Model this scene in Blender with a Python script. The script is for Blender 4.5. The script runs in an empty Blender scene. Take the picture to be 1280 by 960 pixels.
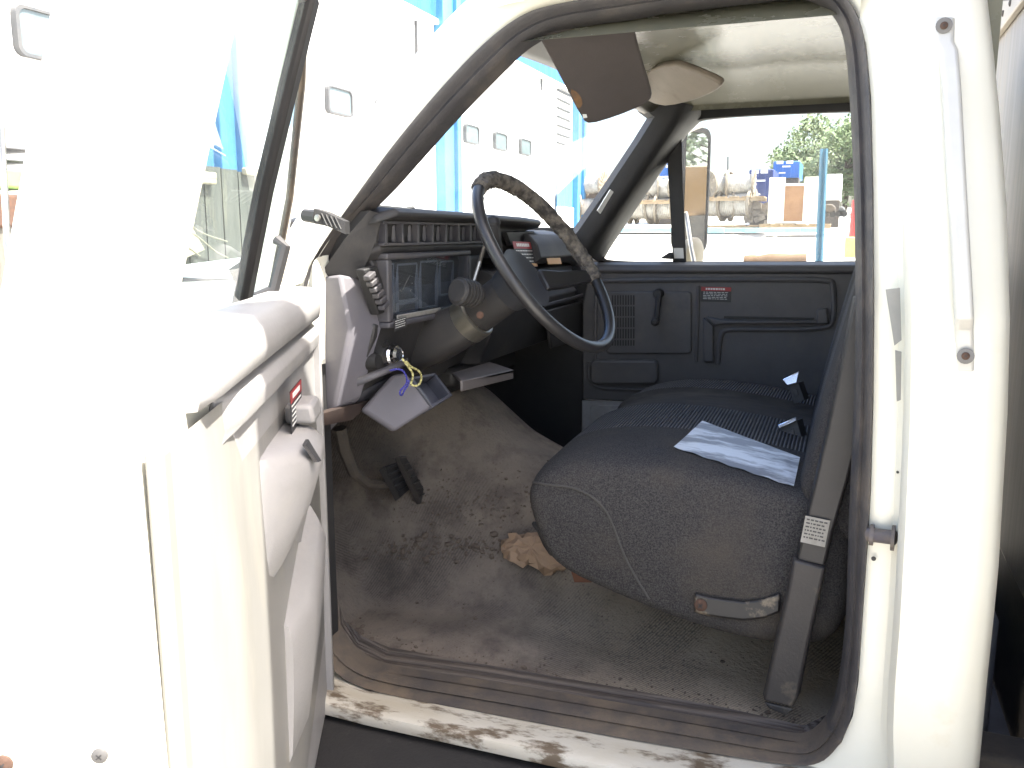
import bpy, bmesh, math, random
from mathutils import Vector, Matrix
random.seed(7)
sc = bpy.context.scene
COL = sc.collection
V = Vector
R_ = math.radians

# ---------------------------------------------------------------- camera (eye at the world origin, 1.62 m above the ground)
FPX, HZ, VY = 1072.0, 292.0, 1060.0
PITCH = math.atan((480 - HZ) / FPX)
YAW = math.atan((VY - 640) / (FPX / math.cos(PITCH)))
CF = V((-math.sin(YAW) * math.cos(PITCH), math.cos(YAW) * math.cos(PITCH), -math.sin(PITCH)))
CR = V((math.cos(YAW), math.sin(YAW), 0))
CU = CR.cross(CF)
cam = bpy.data.cameras.new('camera')
cam.sensor_width = 36.0
cam.lens = FPX / 1280 * 36
cam.clip_start = 0.02
cam.clip_end = 3000
co = bpy.data.objects.new('camera', cam)
COL.objects.link(co)
co.matrix_world = Matrix((CR, CU, -CF)).transposed().to_4x4()
sc.camera = co
GZ = -1.62
SLOPE = 0.054


def ground_z(y):
    return GZ + max(0.0, min(y, 60)) * SLOPE


def ray(u, v):
    return CF * FPX + CR * (u - 640) + CU * (480 - v)


def PY(u, v, y):
    d = ray(u, v); return d * (y / d.y)


def PX(u, v, x):
    d = ray(u, v); return d * (x / d.x)


def PZ(u, v, z):
    d = ray(u, v); return d * (z / d.z)


# ---------------------------------------------------------------- materials
MATS = {}


def nodes_of(name):
    m = bpy.data.materials.new(name)
    m.use_nodes = True
    nt = m.node_tree
    b = nt.nodes['Principled BSDF']
    return m, nt, b


def mat(name, c1, c2=None, rough=.6, metal=0., scale=8., lo=.35, hi=.65, bump=0., bscale=80., spec=.5,
        c3=None, s3=2.5, lo3=.5, hi3=.7, rvar=0., stretch=None, coat=0.):
    if name in MATS:
        return MATS[name]
    m, nt, b = nodes_of(name)
    N, L = nt.nodes, nt.links
    b.inputs['Roughness'].default_value = rough
    b.inputs['Metallic'].default_value = metal
    b.inputs['Specular IOR Level'].default_value = spec
    b.inputs['Coat Weight'].default_value = coat
    tc = N.new('ShaderNodeTexCoord')
    vec = tc.outputs['Object']
    if stretch:
        mp = N.new('ShaderNodeMapping'); mp.inputs['Scale'].default_value = stretch
        L.new(vec, mp.inputs['Vector']); vec = mp.outputs['Vector']
    if c2 is None:
        c2 = tuple(x * .8 for x in c1)

    def noise(s, det=6):
        n = N.new('ShaderNodeTexNoise'); n.inputs['Scale'].default_value = s
        n.inputs['Detail'].default_value = det; n.inputs['Roughness'].default_value = .65
        L.new(vec, n.inputs['Vector']); return n.outputs['Fac']

    def ramp(f, lo, hi):
        r = N.new('ShaderNodeMapRange'); r.inputs['From Min'].default_value = lo; r.inputs['From Max'].default_value = hi
        L.new(f, r.inputs['Value']); return r.outputs['Result']

    def mix(f, a, c):
        x = N.new('ShaderNodeMix'); x.data_type = 'RGBA'
        L.new(f, x.inputs['Factor'])
        for s, val in ((6, a), (7, c)):
            if isinstance(val, tuple):
                x.inputs[s].default_value = (*val, 1)
            else:
                L.new(val, x.inputs[s])
        return x.outputs[2]
    f = ramp(noise(scale), lo, hi)
    c = mix(f, c1, c2)
    if c3:
        c = mix(ramp(noise(s3, 8), lo3, hi3), c, c3)
    L.new(c, b.inputs['Base Color'])
    if rvar:
        r = N.new('ShaderNodeMapRange'); r.inputs['To Min'].default_value = max(.03, rough - rvar); r.inputs['To Max'].default_value = min(1, rough + rvar)
        L.new(noise(scale * 1.7), r.inputs['Value']); L.new(r.outputs['Result'], b.inputs['Roughness'])
    if bump:
        bp = N.new('ShaderNodeBump'); bp.inputs['Strength'].default_value = bump; bp.inputs['Distance'].default_value = .004
        L.new(noise(bscale, 3), bp.inputs['Height']); L.new(bp.outputs['Normal'], b.inputs['Normal'])
    MATS[name] = m
    return m


def add_wave(m, axis, freq, c_dark, strength=.6, dist=.003, rot=None):
    """fine ribs: darkens between ribs and bumps"""
    nt = m.node_tree; N, L = nt.nodes, nt.links; b = N['Principled BSDF']
    tc = N.new('ShaderNodeTexCoord')
    vec = tc.outputs['Object']
    if rot:
        mp = N.new('ShaderNodeMapping'); mp.inputs['Rotation'].default_value = rot
        L.new(vec, mp.inputs['Vector']); vec = mp.outputs['Vector']
    w = N.new('ShaderNodeTexWave'); w.wave_type = 'BANDS'; w.bands_direction = axis
    w.inputs['Scale'].default_value = freq; w.inputs['Distortion'].default_value = .15; w.inputs['Detail'].default_value = 1.
    L.new(vec, w.inputs['Vector'])
    src = b.inputs['Base Color'].links[0].from_socket
    x = N.new('ShaderNodeMix'); x.data_type = 'RGBA'
    L.new(w.outputs['Fac'], x.inputs['Factor']); x.inputs[6].default_value = (*c_dark, 1); L.new(src, x.inputs[7])
    L.new(x.outputs[2], b.inputs['Base Color'])
    bp = N.new('ShaderNodeBump'); bp.inputs['Strength'].default_value = strength; bp.inputs['Distance'].default_value = dist
    L.new(w.outputs['Fac'], bp.inputs['Height'])
    if b.inputs['Normal'].links:
        L.new(b.inputs['Normal'].links[0].from_socket, bp.inputs['Normal'])
    L.new(bp.outputs['Normal'], b.inputs['Normal'])
    return m


def glass_mat(name, tint, gloss=.10, dirt=(.6, .6, .58), dirt_amt=.06):
    m = bpy.data.materials.new(name); m.use_nodes = True
    nt = m.node_tree; N, L = nt.nodes, nt.links
    N.remove(N['Principled BSDF'])
    tr = N.new('ShaderNodeBsdfTransparent'); tr.inputs['Color'].default_value = (*tint, 1)
    gl = N.new('ShaderNodeBsdfGlossy'); gl.inputs['Roughness'].default_value = .01; gl.inputs['Color'].default_value = (1, 1, 1, 1)
    fr = N.new('ShaderNodeFresnel'); fr.inputs['IOR'].default_value = 1.45
    mp = N.new('ShaderNodeMath'); mp.operation = 'MULTIPLY'; mp.inputs[1].default_value = gloss * 10
    L.new(fr.outputs[0], mp.inputs[0])
    m1 = N.new('ShaderNodeMixShader'); L.new(mp.outputs[0], m1.inputs[0]); L.new(tr.outputs[0], m1.inputs[1]); L.new(gl.outputs[0], m1.inputs[2])
    df = N.new('ShaderNodeBsdfDiffuse'); df.inputs['Color'].default_value = (*dirt, 1)
    tc = N.new('ShaderNodeTexCoord'); ns = N.new('ShaderNodeTexNoise'); ns.inputs['Scale'].default_value = 6; ns.inputs['Detail'].default_value = 8
    L.new(tc.outputs['Object'], ns.inputs['Vector'])
    rg = N.new('ShaderNodeMapRange'); rg.inputs['From Min'].default_value = .2; rg.inputs['From Max'].default_value = .8; rg.inputs['To Max'].default_value = dirt_amt
    L.new(ns.outputs['Fac'], rg.inputs['Value'])
    m2 = N.new('ShaderNodeMixShader'); tl = N.new('ShaderNodeBsdfTranslucent'); tl.inputs['Color'].default_value = (*dirt, 1)
    ds = N.new('ShaderNodeAddShader'); L.new(df.outputs[0], ds.inputs[0]); L.new(tl.outputs[0], ds.inputs[1])
    L.new(rg.outputs[0], m2.inputs[0]); L.new(m1.outputs[0], m2.inputs[1]); L.new(ds.outputs[0], m2.inputs[2])
    L.new(m2.outputs[0], N['Material Output'].inputs['Surface'])
    MATS[name] = m
    return m


M_white = mat('cab_paint', (.70, .685, .60), (.66, .64, .545), rough=.35, scale=3, c3=(.62, .56, .43), s3=5, lo3=.62, hi3=.8, coat=.2, bump=.02, bscale=40)
M_sill = mat('sill_paint', (.52, .50, .44), (.44, .40, .32), rough=.5, scale=9, c3=(.12, .09, .06), s3=34, lo3=.50, hi3=.62, bump=.3, bscale=60, stretch=(.4, 1, 1))
M_seal = mat('seal_rubber', (.036, .034, .036), (.058, .053, .052), rough=.62, scale=14, c3=(.095, .08, .066), s3=7, lo3=.52, hi3=.75, bump=.25, bscale=90)
M_sealmud = mat('seal_rubber_muddy', (.085, .068, .052), (.05, .043, .04), rough=.85, scale=12, c3=(.125, .095, .066), s3=9, lo3=.5, hi3=.7, bump=.4, bscale=70)
M_scuff = add_wave(mat('scuff_plate_vinyl', (.15, .122, .098), (.085, .072, .062), rough=.75, scale=7, c3=(.05, .045, .045), s3=6, lo3=.52, hi3=.62, bump=.4, bscale=120, stretch=(.35, 1.6, 1)), 'Y', 22, (.055, .045, .04), .8, .004)
M_mat = mat('floor_rubber', (.215, .18, .145), (.14, .117, .098), rough=.95, scale=5, c3=(.07, .057, .05), s3=9, lo3=.48, hi3=.72, bump=1., bscale=95)


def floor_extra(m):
    """blends to lighter tan towards the seat, fine worn ribs elsewhere"""
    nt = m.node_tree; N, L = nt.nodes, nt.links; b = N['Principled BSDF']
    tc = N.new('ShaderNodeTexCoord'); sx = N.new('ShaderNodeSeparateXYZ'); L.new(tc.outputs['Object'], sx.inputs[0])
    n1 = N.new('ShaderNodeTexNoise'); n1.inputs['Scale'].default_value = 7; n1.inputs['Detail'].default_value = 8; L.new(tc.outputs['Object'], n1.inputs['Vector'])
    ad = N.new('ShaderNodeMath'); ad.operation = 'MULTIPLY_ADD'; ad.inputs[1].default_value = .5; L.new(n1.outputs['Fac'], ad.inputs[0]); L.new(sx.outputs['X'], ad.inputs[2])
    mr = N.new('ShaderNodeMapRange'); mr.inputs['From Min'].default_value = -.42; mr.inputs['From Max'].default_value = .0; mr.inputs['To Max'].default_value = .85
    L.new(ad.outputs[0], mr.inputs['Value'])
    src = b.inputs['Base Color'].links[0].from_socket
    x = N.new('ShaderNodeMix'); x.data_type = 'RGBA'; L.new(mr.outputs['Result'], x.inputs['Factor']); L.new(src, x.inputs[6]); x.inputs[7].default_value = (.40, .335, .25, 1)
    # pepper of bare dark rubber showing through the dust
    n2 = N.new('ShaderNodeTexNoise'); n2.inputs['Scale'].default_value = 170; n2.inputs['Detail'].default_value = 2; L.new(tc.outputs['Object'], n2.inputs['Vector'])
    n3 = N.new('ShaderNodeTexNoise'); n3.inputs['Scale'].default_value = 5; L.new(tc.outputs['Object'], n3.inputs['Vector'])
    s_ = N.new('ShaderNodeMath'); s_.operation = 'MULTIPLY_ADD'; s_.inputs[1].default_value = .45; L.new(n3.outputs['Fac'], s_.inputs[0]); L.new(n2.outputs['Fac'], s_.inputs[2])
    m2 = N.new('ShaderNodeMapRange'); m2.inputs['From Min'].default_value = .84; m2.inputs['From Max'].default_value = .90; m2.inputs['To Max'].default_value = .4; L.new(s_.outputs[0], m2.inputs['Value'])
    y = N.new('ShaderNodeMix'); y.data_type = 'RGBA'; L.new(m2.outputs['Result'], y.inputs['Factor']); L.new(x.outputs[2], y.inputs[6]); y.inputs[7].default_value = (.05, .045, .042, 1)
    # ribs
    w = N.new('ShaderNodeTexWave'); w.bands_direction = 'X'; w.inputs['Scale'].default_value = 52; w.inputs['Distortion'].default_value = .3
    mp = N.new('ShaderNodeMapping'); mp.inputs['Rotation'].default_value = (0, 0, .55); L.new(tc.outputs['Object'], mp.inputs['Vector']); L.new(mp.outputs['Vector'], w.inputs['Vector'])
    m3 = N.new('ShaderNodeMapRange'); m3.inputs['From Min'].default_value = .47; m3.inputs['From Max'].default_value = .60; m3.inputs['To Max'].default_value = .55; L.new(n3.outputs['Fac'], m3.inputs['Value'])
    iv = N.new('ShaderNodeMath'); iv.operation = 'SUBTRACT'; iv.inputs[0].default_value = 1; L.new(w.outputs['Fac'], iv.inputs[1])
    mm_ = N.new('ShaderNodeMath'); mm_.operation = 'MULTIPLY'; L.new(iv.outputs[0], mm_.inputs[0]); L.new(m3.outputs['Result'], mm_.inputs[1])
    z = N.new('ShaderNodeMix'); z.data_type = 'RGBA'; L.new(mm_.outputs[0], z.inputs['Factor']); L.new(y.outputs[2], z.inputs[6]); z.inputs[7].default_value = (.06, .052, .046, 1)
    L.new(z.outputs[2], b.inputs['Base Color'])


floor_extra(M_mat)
M_far = mat('far_door_plastic', (.092, .089, .091), (.076, .073, .075), rough=.55, scale=9, c3=(.13, .118, .105), s3=5, lo3=.55, hi3=.8, bump=.12, bscale=220)
M_grey = mat('grey_plastic', (.068, .066, .075), (.052, .05, .056), rough=.55, scale=9, c3=(.10, .09, .08), s3=5, lo3=.55, hi3=.8, bump=.12, bscale=220)
M_dark = mat('dark_plastic', (.026, .025, .026), (.036, .034, .034), rough=.6, scale=10, c3=(.075, .066, .055), s3=6, lo3=.55, hi3=.8, bump=.12, bscale=200)
M_black = mat('black_trim', (.016, .016, .017), (.024, .023, .023), rough=.6, scale=8, bump=.1, bscale=160)
M_lilac = mat('lilac_grey_plastic', (.138, .132, .15), (.122, .116, .13), rough=.55, scale=6, c3=(.17, .16, .158), s3=5, lo3=.55, hi3=.85, bump=.08, bscale=250)
M_doortrim = mat('door_trim_plastic', (.27, .262, .26), (.235, .228, .22), rough=.5, scale=6, c3=(.33, .315, .29), s3=4, lo3=.5, hi3=.8, bump=.1, bscale=200)
M_fab = mat('seat_fabric', (.022, .021, .023), (.075, .071, .068), rough=.95, scale=380, lo=.38, hi=.66, c3=(.072, .062, .052), s3=5, lo3=.5, hi3=.8, bump=.6, bscale=320, spec=.2)
M_fabplain = mat('seat_fabric_plain', (.036, .032, .03), (.05, .045, .04), rough=.9, scale=40, c3=(.085, .074, .062), s3=9, lo3=.5, hi3=.75, bump=.35, bscale=150, spec=.25, stretch=(.4, 1, 1))
M_fabstripe = add_wave(mat('seat_fabric_striped', (.16, .155, .15), (.12, .116, .112), rough=.95, scale=14, bump=.2, bscale=300, spec=.2), 'X', 42, (.022, .022, .026), .9, .004)
M_backstripe = add_wave(mat('backrest_fabric_striped', (.17, .17, .175), (.13, .13, .135), rough=.95, scale=14, bump=.2, bscale=300, spec=.2), 'Y', 42, (.022, .022, .026), .9, .004)
M_tape = mat('silver_tape', (.66, .68, .72), (.22, .23, .26), rough=.42, metal=.35, scale=9, lo=.44, hi=.56, bump=.5, bscale=28, stretch=(.6, 2.2, 1))
M_chrome = mat('chrome', (.8, .8, .82), (.7, .7, .72), rough=.15, metal=1.)
M_steel = mat('worn_steel', (.42, .41, .39), (.30, .28, .25), rough=.4, metal=.9, scale=14, bump=.1)
M_brass = mat('worn_collar_metal', (.30, .285, .245), (.22, .205, .17), rough=.38, metal=.85, scale=10, bump=.1)
M_rust = mat('rusty_metal', (.085, .042, .025), (.05, .03, .022), rough=.85, scale=18, bump=.4, bscale=70)
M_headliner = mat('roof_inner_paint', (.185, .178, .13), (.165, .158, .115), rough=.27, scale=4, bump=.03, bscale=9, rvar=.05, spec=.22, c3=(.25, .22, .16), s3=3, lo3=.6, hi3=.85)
M_visor = mat('visor_vinyl', (.062, .053, .05), (.054, .046, .043), rough=.6, scale=12, bump=.12, bscale=240)
M_beige = mat('beige_vinyl', (.22, .185, .145), (.18, .15, .115), rough=.6, scale=9, c3=(.16, .12, .09), s3=13, lo3=.58, hi3=.7, bump=.1, bscale=160)
M_wheel = mat('wheel_plastic', (.02, .0195, .0205), (.027, .026, .027), rough=.38, scale=8, bump=.05, bscale=150)
M_fur = mat('worn_wheel_cover', (.16, .14, .115), (.045, .04, .036), rough=.95, scale=42, lo=.42, hi=.6, bump=1., bscale=130)
M_sleeve = mat('belt_sleeve_plastic', (.019, .018, .018), (.025, .023, .023), rough=.55, scale=8, bump=.1, bscale=200)
M_sleeve2 = mat('belt_guide_dusty', (.034, .031, .03), (.044, .039, .036), rough=.6, scale=7, c3=(.17, .14, .10), s3=9, lo3=.54, hi3=.68, bump=.15, bscale=160)
M_paper = mat('kraft_paper', (.36, .25, .165), (.28, .19, .125), rough=.85, scale=9, bump=.25, bscale=30)
M_red = mat('label_red', (.33, .03, .035), (.28, .03, .03), rough=.5)
M_ink = mat('label_black', (.02, .02, .022), (.025, .025, .026), rough=.5)
M_lab = mat('label_white', (.72, .72, .70), (.64, .64, .60), rough=.5)
M_oran = mat('label_orange', (.55, .27, .06), (.48, .25, .07), rough=.5)
M_labgrey = mat('label_silver', (.25, .24, .22), (.19, .18, .16), rough=.5, scale=60)
M_step = mat('step_rubber', (.012, .0115, .012), (.018, .017, .017), rough=.8, scale=9, c3=(.05, .045, .042), s3=14, lo3=.6, hi3=.72, bump=.3, bscale=120)
M_alu = mat('brushed_aluminium', (.20, .185, .155), (.14, .125, .10), rough=.55, metal=.25, scale=4, stretch=(8, 8, .4), c3=(.22, .19, .14), s3=2.5, lo3=.5, hi3=.8, bump=.06, bscale=12)
M_alupale = mat('painted_flange', (.30, .265, .20), (.25, .22, .165), rough=.5, scale=6, bump=.1)
M_chassis = mat('chassis_dark', (.05, .044, .04), (.085, .07, .055), rough=.8, scale=9, bump=.3)
M_lens = mat('gauge_lens', (.035, .04, .048), (.06, .065, .075), rough=.12, scale=14, c3=(.13, .14, .15), s3=5, lo3=.5, hi3=.75)
M_gauge = mat('gauge_face', (.02, .022, .028), (.05, .056, .07), rough=.4, scale=20)
M_mirror = mat('mirror_glass', (.86, .9, .88), (.86, .9, .88), rough=.02, metal=1.)
M_yel = mat('yellow_cord', (.52, .49, .22), (.45, .42, .18), rough=.8)
M_blu = mat('blue_cord', (.05, .05, .32), (.04, .04, .25), rough=.8)
M_dirt = mat('dirt', (.10, .078, .062), (.15, .12, .095), rough=1., scale=40, bump=.5)
G_side = glass_mat('door_glass', (.62, .75, .77), .03, (.55, .58, .56), .08)
G_wind = glass_mat('windscreen_glass', (.92, .96, .95), .015, (.6, .6, .58), .06)
G_pass = glass_mat('passenger_glass', (.92, .96, .95), .015, (.5, .5, .48), .16)


# ---------------------------------------------------------------- mesh builder
def wloc(o):
    v = V((0, 0, 0))
    while o:
        v += o.location; o = o.parent
    return v


class MB:
    def __init__(s):
        s.v = []; s.f = []; s.m = []

    def add(s, vs, fs, m=0):
        o = len(s.v); s.v += [V(p) for p in vs]
        for f in fs:
            s.f.append([i + o for i in f]); s.m.append(m)
        return s

    def box(s, c, size, rot=None, m=0):
        c = V(c); h = V(size) / 2
        vs = []
        for z in (-1, 1):
            for y in (-1, 1):
                for x in (-1, 1):
                    p = V((x * h.x, y * h.y, z * h.z))
                    if rot is not None: p = rot @ p
                    vs.append(c + p)
        return s.add(vs, [(0, 2, 3, 1), (4, 5, 7, 6), (0, 1, 5, 4), (2, 6, 7, 3), (0, 4, 6, 2), (1, 3, 7, 5)], m)

    def prism(s, poly, vec, m=0, mside=None):
        n = len(poly); vec = V(vec); P = [V(p) for p in poly]
        o = len(s.v); s.v += P + [p + vec for p in P]
        s.f.append([o + i for i in range(n)]); s.m.append(m)
        s.f.append([o + n + i for i in reversed(range(n))]); s.m.append(m)
        for i in range(n):
            j = (i + 1) % n
            s.f.append([o + j, o + i, o + n + i, o + n + j]); s.m.append(m if mside is None else mside)
        return s

    def loft(s, rings, closed=True, cap=False, m=0, loop=False):
        o = len(s.v); n = len(rings[0])
        for r in rings: s.v += [V(p) for p in r]
        K = len(rings)
        for k in range(K if loop else K - 1):
            k2 = (k + 1) % K
            for i in range(n if closed else n - 1):
                j = (i + 1) % n
                s.f.append([o + k * n + i, o + k * n + j, o + k2 * n + j, o + k2 * n + i]); s.m.append(m if not callable(m) else m(k, i))
        if cap:
            mm = m if not callable(m) else m(0, 0)
            s.f.append([o + i for i in reversed(range(n))]); s.m.append(mm)
            s.f.append([o + (K - 1) * n + i for i in range(n)]); s.m.append(mm)
        return s

    def tube(s, path, r, n=10, loop=False, m=0, cap=True):
        P = [V(p) for p in path]; K = len(P)
        rs = r if isinstance(r, (list, tuple)) else [r] * K
        rings = []; prev = None
        for k in range(K):
            a = P[(k - 1) % K] if (loop or k > 0) else P[k]
            b = P[(k + 1) % K] if (loop or k < K - 1) else P[k]
            t = (b - a).normalized()
            if prev is None:
                up = V((0, 0, 1)) if abs(t.z) < .9 else V((1, 0, 0))
                x = up.cross(t).normalized()
            else:
                x = (prev - t * prev.dot(t)).normalized()
            prev = x; y = t.cross(x)
            rings.append([P[k] + (x * math.cos(2 * math.pi * i / n) + y * math.sin(2 * math.pi * i / n)) * rs[k] for i in range(n)])
        return s.loft(rings, True, cap and not loop, m, loop)

    def lathe(s, c, axis, prof, n=24, m=0, cap=True):
        """prof: list of (radius, distance along axis)"""
        c = V(c); a = V(axis).normalized()
        x = a.orthogonal().normalized(); y = a.cross(x)
        rings = [[c + a * h + (x * math.cos(2 * math.pi * i / n) + y * math.sin(2 * math.pi * i / n)) * r for i in range(n)] for r, h in prof]
        return s.loft(rings, True, cap, m)

    def grid(s, fn, nu, nv, m=0):
        rows = [[fn(i / nu, j / nv) for i in range(nu + 1)] for j in range(nv + 1)]
        return s.loft(rows, False, False, m)

    def build(s, name, mats, parent=None, bevel=0, seg=2, angle=35, subsurf=0, solid=0, off=-1, local=False, loc=None):
        me = bpy.data.meshes.new(name)
        base = V((0, 0, 0))
        if not local and parent is not None: base = wloc(parent)
        if loc is not None: base = base + V(loc)
        me.from_pydata([tuple(p - base) for p in s.v], [], s.f)
        if not isinstance(mats, (list, tuple)): mats = [mats]
        for mm in mats: me.materials.append(mm)
        for p, mi in zip(me.polygons, s.m):
            p.material_index = mi; p.use_smooth = True
        bm = bmesh.new(); bm.from_mesh(me)
        bmesh.ops.recalc_face_normals(bm, faces=bm.faces); bm.to_mesh(me); bm.free()
        me.set_sharp_from_angle(angle=R_(angle))
        o = bpy.data.objects.new(name, me); COL.objects.link(o)
        if parent is not None: o.parent = parent
        if loc is not None: o.location = loc
        if solid:
            md = o.modifiers.new('solid', 'SOLIDIFY'); md.thickness = solid; md.offset = off
        if bevel:
            md = o.modifiers.new('bevel', 'BEVEL'); md.width = bevel; md.segments = seg; md.limit_method = 'ANGLE'; md.angle_limit = R_(30)
        if subsurf:
            md = o.modifiers.new('sub', 'SUBSURF'); md.levels = subsurf; md.render_levels = subsurf
        return o


def bvh(mb):
    from mathutils.bvhtree import BVHTree
    return BVHTree.FromPolygons([tuple(p) for p in mb.v], mb.f)


def hit(tree_, u, v, lift=0.):
    d = ray(u, v).normalized()
    p, n, i, k = tree_.ray_cast(V((0, 0, 0)), d)
    if p is None: return None
    if n.dot(d) > 0: n = -n
    return p + n * lift


def empty(name, loc, label, cat, group=None):
    o = bpy.data.objects.new(name, None); COL.objects.link(o); o.location = loc
    o.empty_display_size = .2
    return tag(o, label, cat, group)


def tag(o, label=None, cat=None, group=None, kind=None):
    if label: o['label'] = label
    if cat: o['category'] = cat
    if group: o['group'] = group
    if kind: o['kind'] = kind
    return o


def lerp(a, b, t): return a + (b - a) * t


def resample(pts, n):
    """n points evenly along a polyline of tuples (any dimension)"""
    d = [0]
    for a, b in zip(pts, pts[1:]): d.append(d[-1] + math.dist(a, b))
    out = []
    for k in range(n):
        t = d[-1] * k / (n - 1)
        i = max(j for j in range(len(d)) if d[j] <= t + 1e-9); i = min(i, len(pts) - 2)
        f = (t - d[i]) / max(1e-9, d[i + 1] - d[i])
        out.append(tuple(lerp(a, b, f) for a, b in zip(pts[i], pts[i + 1])))
    return out


def smooth_loop(pts, it=2, closed=False):
    for _ in range(it):
        q = []
        n = len(pts)
        rng = range(n) if closed else range(n - 1)
        if not closed: q.append(pts[0])
        for i in rng:
            a, b = pts[i], pts[(i + 1) % n]
            q.append(tuple(lerp(x, y, .25) for x, y in zip(a, b)))
            q.append(tuple(lerp(x, y, .75) for x, y in zip(a, b)))
        if not closed: q.append(pts[-1])
        pts = q
    return pts


# ================================================================ THE TRUCK
truck = empty('box_truck', (0, 2.08, GZ), 'white box truck with its driver door open on a dusty grey cab', 'truck')
YN, YF, YC = 1.36, 2.80, 2.08


def yap(z):     # how the cab side leans inward above the belt line
    return YN + max(0, z + .1) * .26


def PA(u, v, dy=0.):
    y = YN
    for _ in range(6):
        p = PY(u, v, y + dy); y = yap(p.z)
    return PY(u, v, y + dy)


# ---- door aperture seal: outer and inner edge of the rubber, clockwise from the sill
so = [(392, 700), (392, 760), (397, 805), (420, 840), (460, 862), (600, 888), (740, 914), (900, 941), (1000, 956), (1030, 951), (1052, 928), (1066, 895), (1073, 853), (1080, 750), (1085, 680), (1089, 610),
      (1092, 500), (1093, 400), (1092, 240), (1089, 120), (1083, 55), (1074, 20), (1054, -12), (1010, -28), (940, -28), (840, -17), (760, -6), (715, 1), (680, 8), (655, 17), (625, 37), (590, 68), (540, 123), (490, 184), (450, 240), (412, 296), (388, 334), (380, 370), (381, 430), (390, 620)]
si = [(404, 700), (406, 750), (412, 790), (435, 822), (472, 842), (600, 862), (740, 886), (900, 914), (995, 932), (1015, 928), (1033, 910), (1045, 885), (1053, 843), (1060, 770), (1062, 690), (1065, 613),
      (1070, 500), (1072, 390), (1070, 240), (1066, 144), (1060, 55), (1050, 22), (1030, 0), (995, -11), (930, -2), (841, 7), (784, 18), (735, 24), (700, 31), (674, 41), (648, 57), (613, 92), (565, 141), (514, 199), (476, 243), (430, 287), (403, 328), (392, 356), (387, 420), (396, 620)]
so = smooth_loop(so, 2, True); si = smooth_loop(si, 2, True)
rings = []
for a, b in zip(so, si):
    O = PA(*a); I = PA(*b, dy=.035)
    W = I - O; out = V((0, -1, 0))
    rings.append([O + V((0, .004, 0)), O + W * .1 + out * .012, O + W * .3 + out * .016, O + W * .46 + out * .004, O + W * .55 + out * .003, O + W * .72 + out * .012, O + W * .9 + out * .010, I, I + V((0, .03, 0)) + W * .1])
NS = len(rings)


def seal_m(k, i):
    z = rings[k][0].z; x = rings[k][0].x
    return 1 if (z < -.72 and x < -.2) or z < -.80 else 0


MB().loft(rings, False, False, seal_m, True).build('door_seal', [M_seal, M_sealmud], truck, angle=60)

# ---- white body side around the aperture
cs = MB()
# windscreen pillar and roof rail, front of the opening
pil = [i for i, p in enumerate(so) if (p[0] < 720 and p[1] < 372)]
rows = []
for i in pil:
    O = PA(*so[i])
    u, v = so[i]
    w = .105
    # outward direction in the image of the pillar: up-left
    j0, j1 = max(0, i - 1), min(len(so) - 1, i + 1)
    A, B = PA(*so[j0]), PA(*so[j1])
    t = (B - A); nrm = V((t.z, 0, -t.x)).normalized()
    if nrm.x > 0 and nrm.z < .3: nrm = -nrm
    if nrm.z < 0: nrm = -nrm
    if nrm.x > 0 and nrm.z < .8: nrm = V((-nrm.x, 0, nrm.z))
    rows.append([O + V((0, .006, 0)), O + nrm * .02 + V((0, -.008, 0)), O + nrm * .05 + V((0, -.010, 0)), O + nrm * (w * .8) + V((0, .012, 0)), O + nrm * w + V((0, .05, 0)), O + nrm * (w * .95) + V((0, .13, 0))])
cs.loft(rows, False)
# roof rail along the top, down to the rear post
top = [i for i, p in enumerate(so) if (p[0] >= 700 and p[1] < 25 and p[0] < 1080)]
rows = []
for i in top:
    O = PA(*so[i])
    rows.append([O + V((0, .006, 0)), O + V((0, -.006, .02)), O + V((0, -.03, .05)), O + V((0, -.03, .065)), O + V((0, 0, .09)), O + V((0, .08, .13))])
cs.loft(rows, False)
# rear post: rubber edge, flange, jamb step, outer skin, wrap round to the cab back
seal_r = [(1074, 20), (1083, 55), (1089, 120), (1092, 240), (1093, 400), (1092, 500), (1089, 610), (1085, 680), (1080, 750), (1073, 853), (1066, 895), (1052, 928), (1030, 951), (1000, 957)]
fl_r = [(1114, 0), (1116, 60), (1119, 150), (1123, 260), (1127, 400), (1125, 520), (1120, 640), (1117, 700), (1113, 773), (1107, 850), (1105, 900), (1106, 945), (1108, 985), (1108, 1010)]
out_r = [(1230, 0), (1236, 50), (1245, 140), (1254, 260), (1258, 400), (1255, 520), (1248, 640), (1244, 710), (1238, 773), (1230, 850), (1225, 905), (1221, 950), (1217, 990), (1212, 1040)]
top_pts = [((1080, -60), (1105, -60), (1222, -60))]
rows = []
for (a, b, c) in [((1060, -30), (1112, -40), (1226, -40))] + list(zip(seal_r, fl_r, out_r)):
    A = PA(*a, dy=.004)
    B = PA(*b, dy=.0)
    lean = max(0, B.z + .1) * .26
    belly = .10 - max(0, -B.z - .45) * .12
    S = PY(*b, YN + lean - belly + .02); S2 = S + V((.012, -.018, 0))
    C = PY(*c, YN + lean - belly + .01)
    rows.append([A, lerp(A, B, .45) + V((0, -.006, 0)), lerp(A, B, .9) + V((0, -.004, 0)), B + V((.004, -.012, 0)), S + V((.004, 0, 0)), S2,
                 lerp(S2, C, .35) + V((0, -.012, 0)), lerp(S2, C, .75) + V((0, -.010, 0)), lerp(S2, C, .94) + V((0, -.003, 0)), C + V((.006, .012, 0)), C + V((.008, .05, 0)), C + V((.0, .5, 0))])
cs.loft(rows, False)
cs.build('cab_side', M_white, truck, angle=40)

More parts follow.
